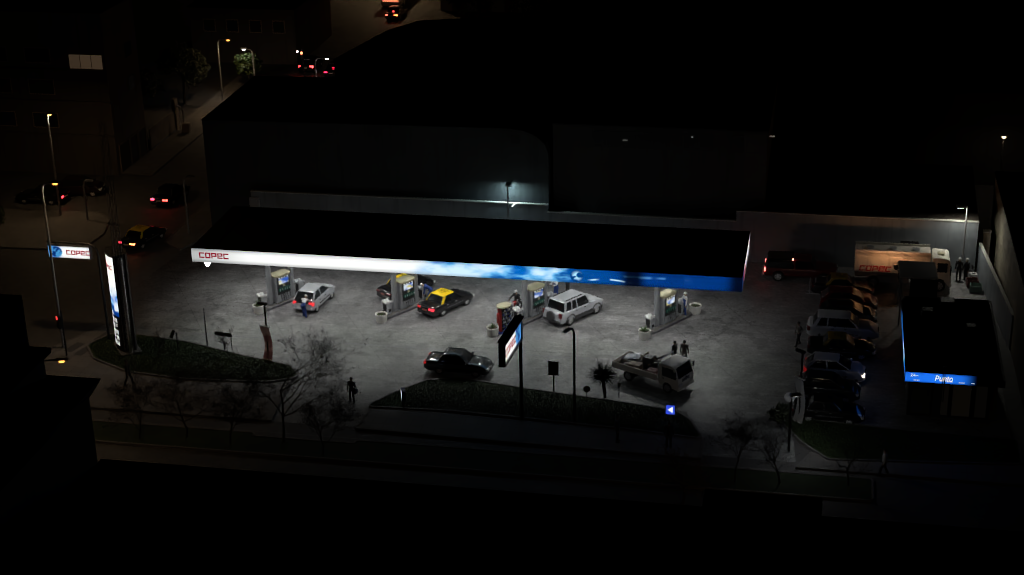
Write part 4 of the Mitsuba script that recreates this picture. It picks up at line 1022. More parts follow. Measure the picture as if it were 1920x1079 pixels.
def lamp_post(loc, h, arm, az, color, label, power=6.0, r=.16, group=None, pole='mat_pole_grey', w=.5, base_z=0.0, shield=False, spot=None, glow=3.2):
    t = Thing('street_lamp', label, 'street lamp', (loc[0], loc[1], base_z), az, group)
    pts = [(0, 0, 0), (0, 0, h - .5), (.06, 0, h - .2), (.25 * min(1, arm), 0, h), (arm, 0, h + .08)] if arm > .15 else [(0, 0, 0), (0, 0, h)]
    t.put('pole', tube(pts, .085, 8, .05), pole, smooth=60)
    hx = max(arm, .0)
    t.put('head', hull([(hx - .35, -.14, h + .06), (hx - .35, .14, h + .06), (hx + .4, -.14, h + .08), (hx + .4, .14, h + .08), (hx - .25, -.08, h + .2), (hx - .25, .08, h + .2), (hx + .25, -.08, h + .2), (hx + .25, .08, h + .2)]), 'mat_steel_dark')
    if power:
        b = m3.Manifold.sphere(r, 14).scale((1.25, .8, .7)).trim_by_plane((0, 0, -1), -.0).translate((hx, 0, h + .055))
        mx = max(color)
        t.put('lens', b, 'mat_white_plastic', emit=emitter(tuple(glow * c for c in color), .05), smooth=40)
        lq, luv = quad((hx - .15, .15, h + .055 - r * .7 - .004), (1, 0, 0), .3, .3, up=(0, -1, 0))
        t.put('lamp_window', lq, 'mat_white_plastic', emit=emitter(tuple(power * (.15 * c + .95 * c ** .36) for c in color), w * 2))
    return t
SOD, WHT = (1.0, .36, .07), (.9, .95, 1.0)
lamp_post((-19.2, 19.05), 8.75, .2, 0, SOD, 'orange street lamp on a tall pole at the far left sidewalk corner', 400)
lamp_post((-7.64, -5.27), 11.85, .9, 10, SOD, 'tallest orange street lamp on a leaning pole beside the traffic light', 420)
lamp_post((-1.2, -23.2), 7.9, 2.6, 12, SOD, 'orange street lamp on a bent arm above the near dark building', 190)
lamp_post((-16.6, 50.5), 6.9, 1.1, 0, SOD, 'small orange street lamp farther up the left sidewalk', 450)
lamp_post((-14.6, 54.6), 4.9, .9, 180, WHT, 'white street lamp near the lit tree up the side street', 90, glow=6)
lamp_post((-17.75, 43.0), 2.3, .7, 180, (1, .75, .7), 'low pinkish lamp at the end of the garden wall', 110, r=.12)
lamp_post((-7.2, 51.8), 5.0, 1.2, 0, WHT, 'white street lamp beside the far red car lights', 200, glow=6)
lamp_post((5.2, 60.3), 6.0, .0, 0, (1, .6, .15), 'yellow lamp on a short pole behind the dark buildings', 150)
lamp_post((56.3, 34.0), 5.2, .0, 0, (1, .62, .3), 'lone orange lamp at the far right behind the walls', 30, glow=8)
lamp_post((-14.0, 101.0), 9.0, 2.0, 0, SOD, 'street lamp above the far road at the top edge', 1300, w=.5)
lamp_post((-7.15, 16.65), 4.8, .6, 0, WHT, 'unlit pale street pole with small plates by the warehouse corner', 0)
lamp_post((-16.52, 18.4), 3.4, .5, 0, WHT, 'unlit short pole on the far left sidewalk corner', 0)
t = lamp_post((28.23, -10.8), 6.4, .7, 245, WHT, 'slim unlit lamp pole beside the palm on the middle grass island', 0, pole='mat_pole_black')
lamp_post((41.15, -12.5), 3.55, .25, 20, WHT, 'white lamp on a short post at the right driveway', 85, r=.06, glow=2.5, base_z=.1, pole='mat_pole_black')
lamp_post((39.6, -31.4), 6.6, .5, 90, SOD, 'orange street lamp hidden behind the roof box of the near building', 160)
# yard lamp at the back right (shines down: the head hides its lens from above)
def down_lamp(loc, h, az, label, col, power, tilt=0.0):
    t = Thing('yard_lamp', label, 'lamp post', loc, az)
    t.put('pole', cyl((0, 0, 0), (0, 0, h), .06, n=10), 'mat_pole_grey', smooth=60)
    t.put('head', [box(.0, .75, -.2, .2, h, h + .06), box(.1, .75, -.2, -.17, h - .12, h), box(.1, .75, .17, .2, h - .12, h), box(.72, .75, -.17, .17, h - .12, h), box(.1, .13, -.17, .17, h - .12, h)], 'mat_steel_dark')
    lq, luv = quad((.2, .13 if not tilt else -.13, h - (.118 if not tilt else .122)), (1, 0, 0) if not tilt else (-1, 0, 0), .46, .26, up=(0, -1, 0) if not tilt else (0, math.cos(tilt), math.sin(tilt)))
    if tilt: lq.vertices[:, 0] += .46; lq.vertices[:, 2] -= .26 * math.sin(tilt)
    t.put('lens', lq, 'mat_white_plastic', emit=emitter(tuple(power * c for c in col), 2.5))
down_lamp((52.45, 16.45), 5.45, 190, 'yard lamp on a thin pole in the back right corner', (1.0, .98, .86), 280, tilt=.5)
down_lamp((18.83, 16.55), 5.35, 90, 'wall lamp on a thin pole behind the canopy', (.62, .9, .95), 430)
t = Thing('wall_spotlight', 'small bright spotlight on top of the back wall beside the lamp pole', 'spotlight', (19.15, 16.75, 3.72), 0)
t.put('bracket', cyl((0, .2, -.2), (0, 0, .0), .025), 'mat_steel_dark')
t.put('lens', hull([(-.02, -.1, -.1), (.2, -.1, .12), (-.08, -.02, -.06), (.12, .0, .16), (.02, .06, -.1), (.22, .05, .12)]), 'mat_white_plastic', emit=emitter((1.6, 2.0, 1.9), .1))

# traffic light
t = Thing('traffic_light', 'traffic light showing red on a thin pole at the corner', 'traffic light', (-6.9, -6.4, .1), 225)
t.put('pole', cyl((0, 0, 0), (0, 0, 3.3), .055, n=10), 'mat_pole_black', smooth=60)
t.put('housing', rbox(.07, .32, -.17, .17, 2.05, 3.0, .04), 'mat_black')
for k, z in enumerate((2.82, 2.52, 2.22)):
    t.put('lamp_lens', cyl((.31, 0, z), (.35, 0, z), .12, n=18), 'mat_lens_red' if k == 0 else 'mat_off', emit=emitter((2.6, .12, .1), .1) if k == 0 else None)
    t.put('visor', tube([(.33 + .0, -.13, z), (.42, -.1, z + .1), (.42, .1, z + .1), (.33, .13, z)], .012, 5), 'mat_black')
t = Thing('traffic_light', 'far traffic signal with red and white glints up the street', 'traffic light', (-11.6, 61.2), 270)
t.put('pole', cyl((0, 0, 0), (0, 0, 3.4), .06, n=8), 'mat_pole_black')
t.put('housing', rbox(.06, .3, -.16, .16, 2.3, 3.2, .03), 'mat_black')
t.put('lamp_lens', cyl((.3, .0, 3.0), (.36, 0, 3.0), .14, n=14), 'mat_lens_red', emit=emitter((5, .9, .4), .03))
t.put('lamp_lens', cyl((.3, -.45, 3.15), (.36, -.45, 3.15), .12, n=14), 'mat_lens_clear', emit=emitter((2.5, 2.6, 2.8), .03))

def pole_sign(name, label, loc, h, az, kind, cat='sign'):
    t = Thing(name, label, cat, loc, az)
    t.put('post', cyl((0, 0, 0), (0, 0, h), .05, n=8), 'mat_pole_black')
    return t
t = pole_sign('notice_sign', 'square notice board on a post beside the slim lamp pole', (26.29, -6.95, .15), 2.05, 0, 0)
t.put('board', rbox(-.33, .33, -.06, -.03, 1.2, 2.1, .01), 'mat_sign_brown')
t.put('frame', [box(-.36, .36, -.075, -.055, 2.08, 2.13), box(-.36, .36, -.075, -.055, 1.17, 1.22)], 'mat_pole_black')
t = pole_sign('name_board', 'low horizontal name board on two posts at the edge of the left grass island', (3.4, -4.05, .15), .6, -8, 0)
t.put('post', cyl((.55, 0, 0), (.55, 0, 1.2), .03, n=8), 'mat_pole_black')
t.put('board', rbox(-.65, .65, -.05, .0, 1.0, 1.3, .02), 'mat_pole_black')
t = pole_sign('tilted_sign', 'small dark sign tilted on its post behind the lattice mast', (.3, -4.6, .15), 1.3, 0, 0)
t.put('board', hull([(-.55, -.03, .95), (-.3, -.03, .85), (-.05, -.03, 1.45), (-.25, -.03, 1.5), (-.55, .0, .95), (-.3, .0, .85), (-.05, .0, 1.45), (-.25, .0, 1.5)]), 'mat_pole_black')
t.put('arm', cyl((-.2, 0, 1.3), (0, 0, 1.25), .02), 'mat_pole_black')
t = Thing('flag_pole', 'thin bare black pole left of the name board', 'pole', (1.95, -3.5, .0), 0)
t.put(None, cyl((0, 0, 0), (0, 0, 2.85), .05, .04, 8), 'mat_pole_black')
def banner(loc, h, zb, zt, az, label, wave, mat, tail):
    t = Thing('banner_stand', label, 'banner', loc, az)
    t.put('pole', cyl((0, 0, 0), (0, 0, h), .065, n=10), 'mat_pole_black', smooth=60)
    t.put('pole_lamp', rbox(-.5, .18, -.1, .1, h - .02, h + .16, .03), 'mat_pole_black')
    n = 14; v = []; f = []
    for k in range(n + 1):
        q_ = k / n; z = zb + (zt - zb) * q_
        o = wave * math.sin(q_ * PI * 1.3) - .1
        wdt = .72 - .1 * math.sin(PI * q_)
        for i, (yy, oo) in enumerate(((-wdt / 2, 0), (0, .03), (wdt / 2, 0))):
            v.append((yy + .12 * math.sin(q_ * 3.2), -.12 + o * .4 + oo, z))
    for k in range(n):
        for i in range(2):
            a = k * 3 + i
            f += [(a, a + 1, a + 4), (a, a + 4, a + 3)]
    m = trimesh.Trimesh(np.array(v), np.array(f), process=False)
    t.put('fabric', m, mat, smooth=True)
    t.put('top_bar', rbox(-.4, .4, -.15 + -.04, -.06, zt, zt + .05, .01), 'mat_white_plastic')
    t.put('bottom_bar', rbox(-.36, .36, -.2, -.1, zb - .05, zb, .01), 'mat_white_plastic')
banner((6.86, -5.1, .15), 3.95, .1, 2.45, -14, 'red faded advertising banner on a black pole at the left grass island', .25, 'mat_banner', 0)
banner((41.62, -8.7, .1), 4.6, .1, 2.95, -38, 'pale advertising banner seen edge on beside the near parked car', .3, 'mat_banner_pale', 0)
t = Thing('metal_rack', 'thin pale metal stand with two uprights near the pickup', 'stand', (41.95, 11.5), 0)
for x in (-.28, .12): t.put('upright', cyl((x, 0, 0), (x + .02, 0, 1.3), .03, n=8), 'mat_steel')
t.put('foot', [cyl((-.55, 0, .03), (.45, 0, .03), .035, n=8), cyl((-.5, .5, .03), (.1, .5, .03), .03, n=8)], 'mat_steel')
t = Thing('round_sign', 'round traffic sign seen from behind beside the slim lamp pole', 'sign', (28.55, -8.0, .15), 20)
t.put('post', cyl((0, 0, 0), (0, 0, .9), .025, n=8), 'mat_pole_black')
t.put('disc', cyl((0, -.02, .85), (0, .02, .85), .22, n=24), 'mat_sign_brown')
t = Thing('round_sign', 'pale round traffic sign on a post by the right driveway', 'sign', (41.0, -8.95, .1), -10)
t.put('post', cyl((0, 0, 0), (0, 0, 2.0), .03, n=8), 'mat_pole_black')
t.put('disc', cyl((0, -.04, 1.75), (0, -.02, 1.75), .33, n=24), 'mat_sign_white')
t = Thing('marker_post', 'short thin post in the grass below the truck', 'post', (30.46, -7.2, .15), 0)
t.put('stake', cyl((0, 0, 0), (0, 0, 1.0), .03, n=8), 'mat_pole_black')
t.put('plate', rbox(-.1, .1, -.05, -.03, .8, 1.05, .01), 'mat_sign_brown')
def arrow_fn(p, n, uv):
    inside = SS(-.02, .02, (uv.x - .18) * .62 - dr.abs(uv.y - .5)) * SS(.80, .76, uv.x)
    return MX((.03, .07, .62), (1.1, 1.1, 1.15), inside)
t = Thing('arrow_sign', 'small lit blue sign with a white arrow on the middle grass island', 'sign', (33.93, -9.6, .15), 0)
t.put('post', [cyl((-.15, 0, 0), (-.15, 0, .4), .03, n=8), cyl((.15, 0, 0), (.15, 0, .4), .03, n=8)], 'mat_pole_black')
t.put('case', box(-.3, .3, -.1, .1, .35, 1.0), 'mat_steel_dark')
q, uv = quad((-.27, -.105, .38), (1, 0, 0), .54, .6)
t.put('face', q, 'mat_off', uv=uv, emit=emitter(mikit.proc(arrow_fn), .1))
t = Thing('arrow_sign', 'small lit sign seen edge on at the left tip of the middle grass island', 'sign', (17.3, -9.95, .15), -71)
t.put('case', box(-.3, .3, -.12, .12, .25, .95), 'mat_blue_paint')
q, uv = quad((-.27, -.125, .3), (1, 0, 0), .54, .6)
t.put('face', q, 'mat_off', emit=emitter((.75, .85, 1.0), .05))
t.put('side_light', box(-.36, -.31, -.1, .1, .3, .9), 'mat_off', emit=emitter((.3, .38, .6), .03))
t.put('post', cyl((0, 0, 0), (0, 0, .26), .04, n=8), 'mat_pole_black')
# ---- palm
t = Thing('small_palm', 'spiky round-headed palm on the middle grass island left of the truck', 'palm', (29.6, -7.3, .15), 0)
t.put('trunk', tube([(0, 0, 0), (-.05, 0, .6), (-.12, .02, 1.35)], .1, 8, .13), 'mat_bark', smooth=60)
R = random.Random(8); out = []
for k in range(340):
    an = R.uniform(0, 2 * PI); el = math.asin(R.uniform(-.72, 1)); L = R.uniform(.9, 1.32) * (1.0 if el > -.2 else .8)
    d = np.array([math.cos(an) * math.cos(el), math.sin(an) * math.cos(el), math.sin(el)])
    s = np.cross(d, [R.uniform(-1, 1), R.uniform(-1, 1), R.uniform(-1, 1)]); s = s / (np.linalg.norm(s) + 1e-9) * .024
    n_ = np.cross(d, s) * .35
    b = np.array([-.12, .02, 1.5]); mid = b + d * L * .45; tip = b + d * L - np.array([0, 0, .04 * L])
    out.append(trimesh.Trimesh(np.array([b - s * .5, b + s * .5, mid + s, mid - s, tip, mid + n_]), [(0, 1, 2), (0, 2, 3), (3, 2, 4), (0, 5, 1), (3, 4, 5), (2, 5, 4)], process=False))
t.put('crown', out, 'mat_palm_leaf', join=True)

# ---- bare trees
def bare_tree(loc, h, spread, seed, label, mat='mat_twig', leaf=0, trunk_r=.09, levels=4, clumps=0):
    t = Thing('bare_tree', label, 'tree', loc, 0)
    R = np.random.default_rng(seed)
    limbs, twigs = [], []
    def grow(p, d, L, r, lv):
        n = 4; pts = [p]; dd = d.copy()
        for k in range(n):
            dd = dd + R.normal(0, .16, 3) + np.array([0, 0, .05]); dd /= np.linalg.norm(dd)
            pts.append(pts[-1] + dd * L / n)
        (limbs if lv < 2 else twigs).append(tube(pts, r, 6 if lv < 2 else 3, r * .6))
        if lv >= levels: return
        for c in range((4 if lv < 3 else 3) if lv else 6):
            q_ = R.uniform(.35, 1.0) if c else 1.0
            b = pts[max(1, int(round(q_ * n)))]
            nd = dd + R.normal(0, .55 if lv < 2 else .75, 3) * np.array([spread, spread, .6]); nd[2] = max(nd[2], -.1) ; nd /= np.linalg.norm(nd)
            grow(b, nd, L * R.uniform(.5, .78), max(r * .55, .006), lv + 1)
    grow(np.zeros(3), np.array([.05, 0, 1.0]), h * .36, trunk_r, 0)
    t.put('trunk', limbs[0], 'mat_bark', smooth=60)
    if len(limbs) > 1: t.put('branches', limbs[1:], 'mat_bark', smooth=60, join=True)
    if leaf:
        for k in range(leaf):
            tw = twigs[R.integers(len(twigs))]
            c = tw.vertices[-1]
            for j in range(4):
                o = c + R.normal(0, .07, 3); a = R.normal(0, .05, 3); b = R.normal(0, .05, 3)
                twigs.append(trimesh.Trimesh(np.array([o, o + a, o + b]), [(0, 1, 2)], process=False))
    t.put('twigs', twigs, mat, join=True)
bare_tree((11.4, -15.9, .1), 8.8, 1.35, 11, 'large bare tree with tangled twigs at the driveway left of the walker', leaf=420, levels=6, trunk_r=.085)
bare_tree((8.3, -16.6, .1), 7.4, 1.5, 12, 'dark bare tree left of the large one, over the left sidewalk', leaf=300, levels=6, trunk_r=.07)
bare_tree((5.4, -16.2, .1), 6.6, 1.5, 14, 'bare tree before the name board, third from the walker', leaf=240, levels=6, trunk_r=.065)
bare_tree((2.6, -16.8, .1), 5.4, 1.4, 27, 'smallest bare tree of the left row beside the lattice mast', leaf=160, levels=6, trunk_r=.05)
bare_tree((14.2, -17.0, .1), 5.2, 1.6, 25, 'low spreading bare tree below the walker', leaf=260, levels=6, trunk_r=.05)
bare_tree((-.4, -6.8, .15), 2.9, 1.0, 21, 'thin leafless shrub on the left grass island', leaf=10, trunk_r=.03)
bare_tree((4.2, -5.2, .15), 2.6, .8, 22, 'leafless sapling beside the name board', leaf=5, trunk_r=.025)
bare_tree((40.8, -16.4, .1), 5.0, 1.3, 15, 'bare street tree at the right driveway', leaf=40, levels=5, trunk_r=.06)
bare_tree((38.3, -16.6, .1), 5.0, 1.4, 16, 'bare street tree left of the right driveway tree', leaf=60, levels=6, trunk_r=.05)
bare_tree((35.6, -19.5, 0), 5.4, 1.2, 17, 'brownish bare tree beside the raised roof box of the near building', mat='mat_twig_brown', leaf=200, levels=5)
bare_tree((44.6, -16.0, .1), 3.6, 1.0, 18, 'small bare tree before the shop sidewalk', leaf=20, trunk_r=.05)

def leafy_tree(loc, h, rad, seed, label, mat='mat_foliage', n=2600, trunk=.16):
    t = Thing('tree', label, 'tree', loc, 0)
    R = np.random.default_rng(seed)
    t.put('trunk', tube([(0, 0, 0), (.05, .03, h * .3), (.0, .1, h * .6)], trunk, 8, trunk * .5), 'mat_bark', smooth=60)
    limbs = []
    cent = []
    for k in range(11):
        a, e = R.uniform(0, 2 * PI), R.uniform(-.2, 1.2)
        c = np.array([math.cos(a) * math.cos(e) * rad * .65, math.sin(a) * math.cos(e) * rad * .65, h - rad + math.sin(e) * rad * .7])
        cent.append((c, R.uniform(.28, .5) * rad)); limbs.append(tube([(0, .05, h * .45), c * .6 + np.array([0, 0, h * .18]), c], .05, 5, .015))
    t.put('limbs', limbs, 'mat_bark', join=True)
    cs = np.array([c for c, _ in cent]); rs = np.array([r for _, r in cent])
    w = R.integers(len(cs), size=n)
    d = R.normal(size=(n, 3)); d /= np.linalg.norm(d, axis=1, keepdims=True)
    p = cs[w] + d * (rs[w] * R.uniform(.35, 1.08, n) ** .5)[:, None]
    a, b = R.normal(0, .12, (n, 3)), R.normal(0, .12, (n, 3))
    v = np.stack([p, p + a, p + a + b, p + b], 1).reshape(-1, 3)
    i = np.arange(n) * 4
    t.put('crown', trimesh.Trimesh(v, np.vstack([np.c_[i, i + 1, i + 2], np.c_[i, i + 2, i + 3]]), process=False), mat, kind='stuff')
leafy_tree((-15.7, 55.6, 0), 4.2, 1.35, 31, 'leafy tree lit from above by the white street lamp', n=2000)
leafy_tree((-21.0, 51.5, 0), 6.0, 2.6, 32, 'dark leafy tree beyond the garden wall', mat='mat_foliage_dark')
leafy_tree((-22.5, 44.5, 0), 5.5, 2.4, 33, 'dark tree behind the garden wall', mat='mat_foliage_dark')
leafy_tree((4.6, 73.0, 0), 11.0, 4.5, 34, 'tall dark tree at the top behind the yellow lamp', mat='mat_foliage_dark', n=5000, trunk=.3)
leafy_tree((11.5, 76.0, 0), 9.0, 4.0, 35, 'broad dark tree at the top right of the yellow lamp', mat='mat_foliage_dark', n=4000, trunk=.3)
leafy_tree((-22.6, 13.0, .1), 3.0, 1.6, 36, 'grey bushy tree at the left edge beside the street corner', mat='mat_foliage', n=2200, trunk=.1)
leafy_tree((-25.5, 16.5, .1), 4.0, 2.0, 37, 'bushy tree near the left edge under the orange lamp', mat='mat_foliage', n=2200, trunk=.1)
leafy_tree((40.55, -9.6, .1), 1.4, .6, 38, 'low dark shrub under the pale round sign', mat='mat_foliage_dark', n=700, trunk=.05)

# ================================================================ WALLS AND BUILDINGS
def rail_wall(name, label, x0, x1, y, z, mat='mat_wall_grey', cap=True, th=.2):
    t = Thing(name, label, 'wall')
    t.put('wall', box(x0, x1, y, y + th, 0, z), mat)
    if cap: t.put('coping', box(x0 - .02, x1 + .02, y - .04, y + th + .04, z, z + .07), 'mat_coping')
    return t
rail_wall('boundary_wall', 'grey boundary wall lit by the wall lamp behind the canopy', -1.8, 21.8, 17.0, 3.75)
rail_wall('boundary_wall', 'low grey stretch of boundary wall before the dark hall', 21.8, 36.0, 17.0, 3.18)
t = rail_wall('boundary_wall', 'tall grey back wall behind the tanker under the yard lamp', 36.0, 53.4, 17.0, 3.98)
t.put('vent', box(48.0, 49.3, 16.97, 16.995, 1.55, 2.3), 'mat_black', label='dark rectangular opening in the wall')
t = Thing('wall_cabinet', 'pale louvred cabinet on the wall at the left back corner of the canopy', 'cabinet', (-1.5, 16.8), 0)
t.put('case', box(-.4, .4, 0, .18, 2.55, 3.3), 'mat_grey_plastic')
for k in range(5): t.put('louvre', box(-.36, .36, -.03, 0, 2.62 + k * .13, 2.68 + k * .13), 'mat_grey_plastic')

t = Thing('warehouse', 'large grey warehouse with black roof behind the canopy', 'building')
prof = [(-5.6, 0), (21.75, 0), (21.75, 7.6), (21.45, 8.35), (20.8, 8.95), (19.9, 9.3), (18.7, 9.45), (-5.6, 9.2)]
w = trimesh.creation.extrude_polygon(sg.Polygon(prof), 12.4, engine='earcut')
w.apply_transform(np.array([[1, 0, 0, 0], [0, 0, -1, 30.2], [0, 1, 0, 0], [0, 0, 0, 1.0]]))
if w.volume < 0: w.invert()
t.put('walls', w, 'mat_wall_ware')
rp = [np.array(a) for a in prof[3:]]
out = []
for a, b in zip(rp, rp[1:]):
    n_ = np.array([b[1] - a[1], -(b[0] - a[0])]); n_ /= np.linalg.norm(n_)
    if n_[1] < 0: n_ = -n_
    out.append(hull([(p[0] + n_[0] * o, y, p[1] + n_[1] * o) for p in (a, b) for o in (.01, .07) for y in (17.72, 30.3)]))
t.put('roof', [tri(o) for o in out], 'mat_roof_dark')
t.put('vent', box(18.9, 19.6, 17.77, 17.79, 8.3, 9.0), 'mat_black')
t = Thing('dark_hall', 'dark low hall with a row of clerestory windows right of the warehouse', 'building')
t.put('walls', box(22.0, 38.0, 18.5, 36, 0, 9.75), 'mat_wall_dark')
t.put('roof', box(21.9, 38.1, 18.35, 36.1, 9.75, 9.87), 'mat_roof_dark')
for k in range(11):
    x = 25.0 + k * 1.15
    if k in (8,): continue
    f_ = t.put('window', [box(x, x + 1.0, 18.44, 18.5, 8.1, 8.16), box(x, x + 1.0, 18.44, 18.5, 9.3, 9.36), box(x, x + .06, 18.44, 18.5, 8.16, 9.3), box(x + .94, x + 1.0, 18.44, 18.5, 8.16, 9.3)], 'mat_off')
    t.put('pane', box(x + .06, x + .94, 18.47, 18.49, 8.16, 9.3), 'mat_pane', under=f_)
t.put('side_panel', box(36.3, 37.9, 18.45, 18.5, 5.5, 9.6), 'mat_roof_brown')
for k, (x, z) in enumerate(((27.5, 8.75), (32.5, 9.2), (38.35, 9.5))):
    g = Thing('wall_light', ('dim sign light on the hall facade', 'tiny bulb high on the hall facade', 'faint light beyond the hall corner')[k], 'light', (x, 18.3, z), 0)
    g.put('bracket', cyl((0, .0, 0), (0, .2, 0), .03, n=6), 'mat_black')
    g.put('bulb', rbox(-.2 if k != 1 else -.06, .2 if k != 1 else .06, -.1, .0, -.05, .05, .02), 'mat_white_plastic', emit=emitter(((.06, .06, .055), (.22, .23, .22), (.07, .06, .05))[k], .02))
t = Thing('brown_shed', 'low shed with brown sloping roof behind the back wall', 'building')
t.put('walls', box(38.3, 53.3, 17.5, 26, 0, 3.7), 'mat_wall_dark')
t.put('roof', hull([(x, y, z) for x in (38.2, 53.4) for y, z in ((17.3, 3.95), (17.3, 4.02), (26.2, 5.1), (26.2, 5.2))]), 'mat_roof_brown')
for k in range(12): t.put('roof_seam', hull([(39 + k * 1.2 + a, y, z) for a in (0, .06) for y, z in ((17.32, 4.02), (17.32, 4.07), (26.1, 5.2), (26.1, 5.25))]), 'mat_roof_brown', under=t.key + '__roof')
# right side
t = Thing('side_wall', 'grey panel wall along the right edge of the yard', 'wall')
for k in range(5):
    a, b = np.array([53.55, 16.9]) + k * np.array([.26, -2.6]), np.array([53.55, 16.9]) + (k + 1) * np.array([.26, -2.6]) + np.array([0, .03])
    t.put('panel', hull([(p[0] + o, p[1], z) for p in (a, b) for o in (0, .12) for z in (0, 2.45)]), 'mat_wall_grey')
t.put('coping', hull([(53.5, 16.9, 2.45), (53.72, 16.9, 2.45), (54.8, 3.9, 2.45), (55.02, 3.9, 2.45), (53.5, 16.9, 2.52), (53.72, 16.9, 2.52), (54.8, 3.9, 2.52), (55.02, 3.9, 2.52)]), 'mat_coping')
t = Thing('neighbour_building', 'tall pale side wall of the neighbouring building at the right edge', 'building')
nb_ = sg.Polygon([(54.75, 22), (55.2, -20), (75, -20), (75, 22)])
t.put('walls', extr(nb_, 0, 6.1), 'mat_wall_neighbour')
t.put('roof', extr(nb_.buffer(.1), 6.1, 6.25), 'mat_roof_dark')
t = Thing('wall_pier', 'short beige pier in the gap at the back right corner', 'pier', (54.1, 17.6), 0)
t.put('block', box(-.25, .25, -.25, .25, 0, 3.1), 'mat_wall_beige')
t.put('cap', box(-.28, .28, -.28, .28, 3.1, 3.16), 'mat_coping')
def crate(loc, size, label, mat, rot=0):
    t = Thing('crate', label, 'crate', loc, rot)
    a, b, c = size
    t.put('frame', [box(-a, a, -b, -b + .03, 0, c), box(-a, a, b - .03, b, 0, c), box(-a, -a + .03, -b + .03, b - .03, 0, c), box(a - .03, a, -b + .03, b - .03, 0, c), box(-a, a, -b, b, 0, .03)], mat)
    for k in range(3): t.put('slat', box(-a - .012, a + .012, -b - .012, -b - .001, c * (.12 + .3 * k), c * (.28 + .3 * k)), mat)
crate((53.1, 14.6), (.4, .35, .55), 'reddish crate by the right yard wall', 'mat_crate_red', 5)
crate((53.3, 13.7), (.42, .35, .5), 'pale green crate nearest the shop by the yard wall', 'mat_crate_green', -4)
t = Thing('white_drum_box', 'white box with dark print standing on the yard floor by the wall', 'box', (53.2, 15.5), 8)
t.put('carton', rbox(-.28, .28, -.25, .25, 0, .62, .02), 'mat_white_plastic')
t.put('printed_mark', box(-.14, .14, -.256, -.251, .2, .45), 'mat_pump_dark')
t.put('lid', box(-.1, .16, -.12, .1, .62, .625), 'mat_pump_dark')
t = Thing('folding_chair', 'dark folding chair standing by the right yard wall', 'chair', (53.0, 16.3), 200)
t.put('seat', rbox(-.22, .22, -.22, .22, .42, .46, .02), 'mat_black')
t.put('backrest', rbox(-.24, -.2, -.22, .22, .6, .9, .02), 'mat_black')
for x in (-.2, .2):
    for y in (-.2, .2): t.put('leg', cyl((x, y, 0), (x, y, .9 if x < 0 else .43), .015, n=6), 'mat_steel')

# ---- shop
t = Thing('shop', 'low shop building with glowing blue sign band and dark corrugated roof', 'building')
t.put('walls', box(48.0, 53.2, -6.6, 3.4, 0, 3.2), 'mat_wall_dark')
t.put('eaves', box(47.66, 53.4, -8.4, 3.6, 3.1, 3.55), 'mat_off')
xs_ = np.arange(-8.3, 3.55, .09)
prof = [(y, 3.58 + .04 * (1 + math.sin(y / .37 * 2 * PI))) for y in xs_]
pg = sg.Polygon([(-8.3, 3.551)] + prof + [(prof[-1][0], 3.551)])
e = trimesh.creation.extrude_polygon(pg, 5.3, engine='earcut')
e.apply_transform(np.array([[0, 0, 1, 47.9], [1, 0, 0, 0], [0, 1, 0, 0], [0, 0, 0, 1.0]]))
if e.volume < 0: e.invert()
rk = t.put('roof', e, 'mat_roof_black', smooth=50)
for (x, y, s_, c_) in ((49.2, .4, .7, .5), (50.5, 2.0, .9, .55), (51.8, -1.5, .6, .4)):
    t.put('air_unit', rbox(x - s_ / 2, x + s_ / 2, y - s_ / 2, y + s_ / 2, 3.6, 3.6 + c_, .04), 'mat_black', under=rk)
def band_fn(p, n, uv):
    x = uv.x * 5.0
    c = mi.Color3f(.008, .11, .56) * (.7 + .5 * SS(0, .2, uv.y) * SS(1, .75, uv.y)) * (1 + .35 * SS(2.6, .0, dr.abs(x - 1.6)))
    return c * SS(4.15, 3.2, x)
q, uv = quad((47.66, -8.41, 3.14), (1, 0, 0), 5.0, .62)
t.put('sign_band', q, 'mat_off', uv=uv, emit=emitter(mikit.proc(band_fn), .3), label='lit blue sign band along the front edge')
def side_band_fn(p, n, uv):
    c = mi.Color3f(.006, .09, .46)
    c = MX(c, (.5, .65, .9), SS(.45, .55, uv.x) * SS(.8, .7, uv.x) * SS(.3, .6, N(p.y * 3, p.z * 3)))
    return c * SS(.0, .12, 1 - uv.x)
q, uv = quad((47.655, 1.0, 3.14), (0, -1, 0), 9.3, .55)
t.put('sign_band', q, 'mat_off', uv=uv, emit=emitter(mikit.proc(side_band_fn), .15))
tx = meshkit.text_mesh('Punto', .34, .008, True)
tx.apply_transform(np.array([[.82, .12, 0, 0], [.0, 1, 0, 0], [0, 0, 1, 0], [0, 0, 0, 1.0]]))
t.put('lettering', frame(tx, (49.35, -8.42, 3.3), (1, 0, 0)), 'mat_white_plastic', emit=emitter((.9, .85, .75), .03))
tx = meshkit.text_mesh('24', .17, .006, True)
t.put('lettering', frame(tx, (47.95, -8.42, 3.5), (1, 0, 0)), 'mat_white_plastic', emit=emitter((.8, .8, .8), .01))
t.put('small_print', [frame(box(0, w_, 0, .05, 0, .006), (x, -8.42, z), (1, 0, 0)) for x, z, w_ in ((48.22, 3.53, .2), (48.15, 3.24, .35), (50.05, 3.26, .35), (50.75, 3.24, .35), (51.45, 3.24, .2))], 'mat_white_plastic', emit=emitter((.45, .5, .6), .01))
t.put('sign_mast', [cyl((49.83, -8.5, 2.0), (49.83, -8.5, 4.3), .03, n=8), cyl((49.93, -8.5, 2.0), (49.93, -8.5, 4.3), .03, n=8)], 'mat_pole_black')
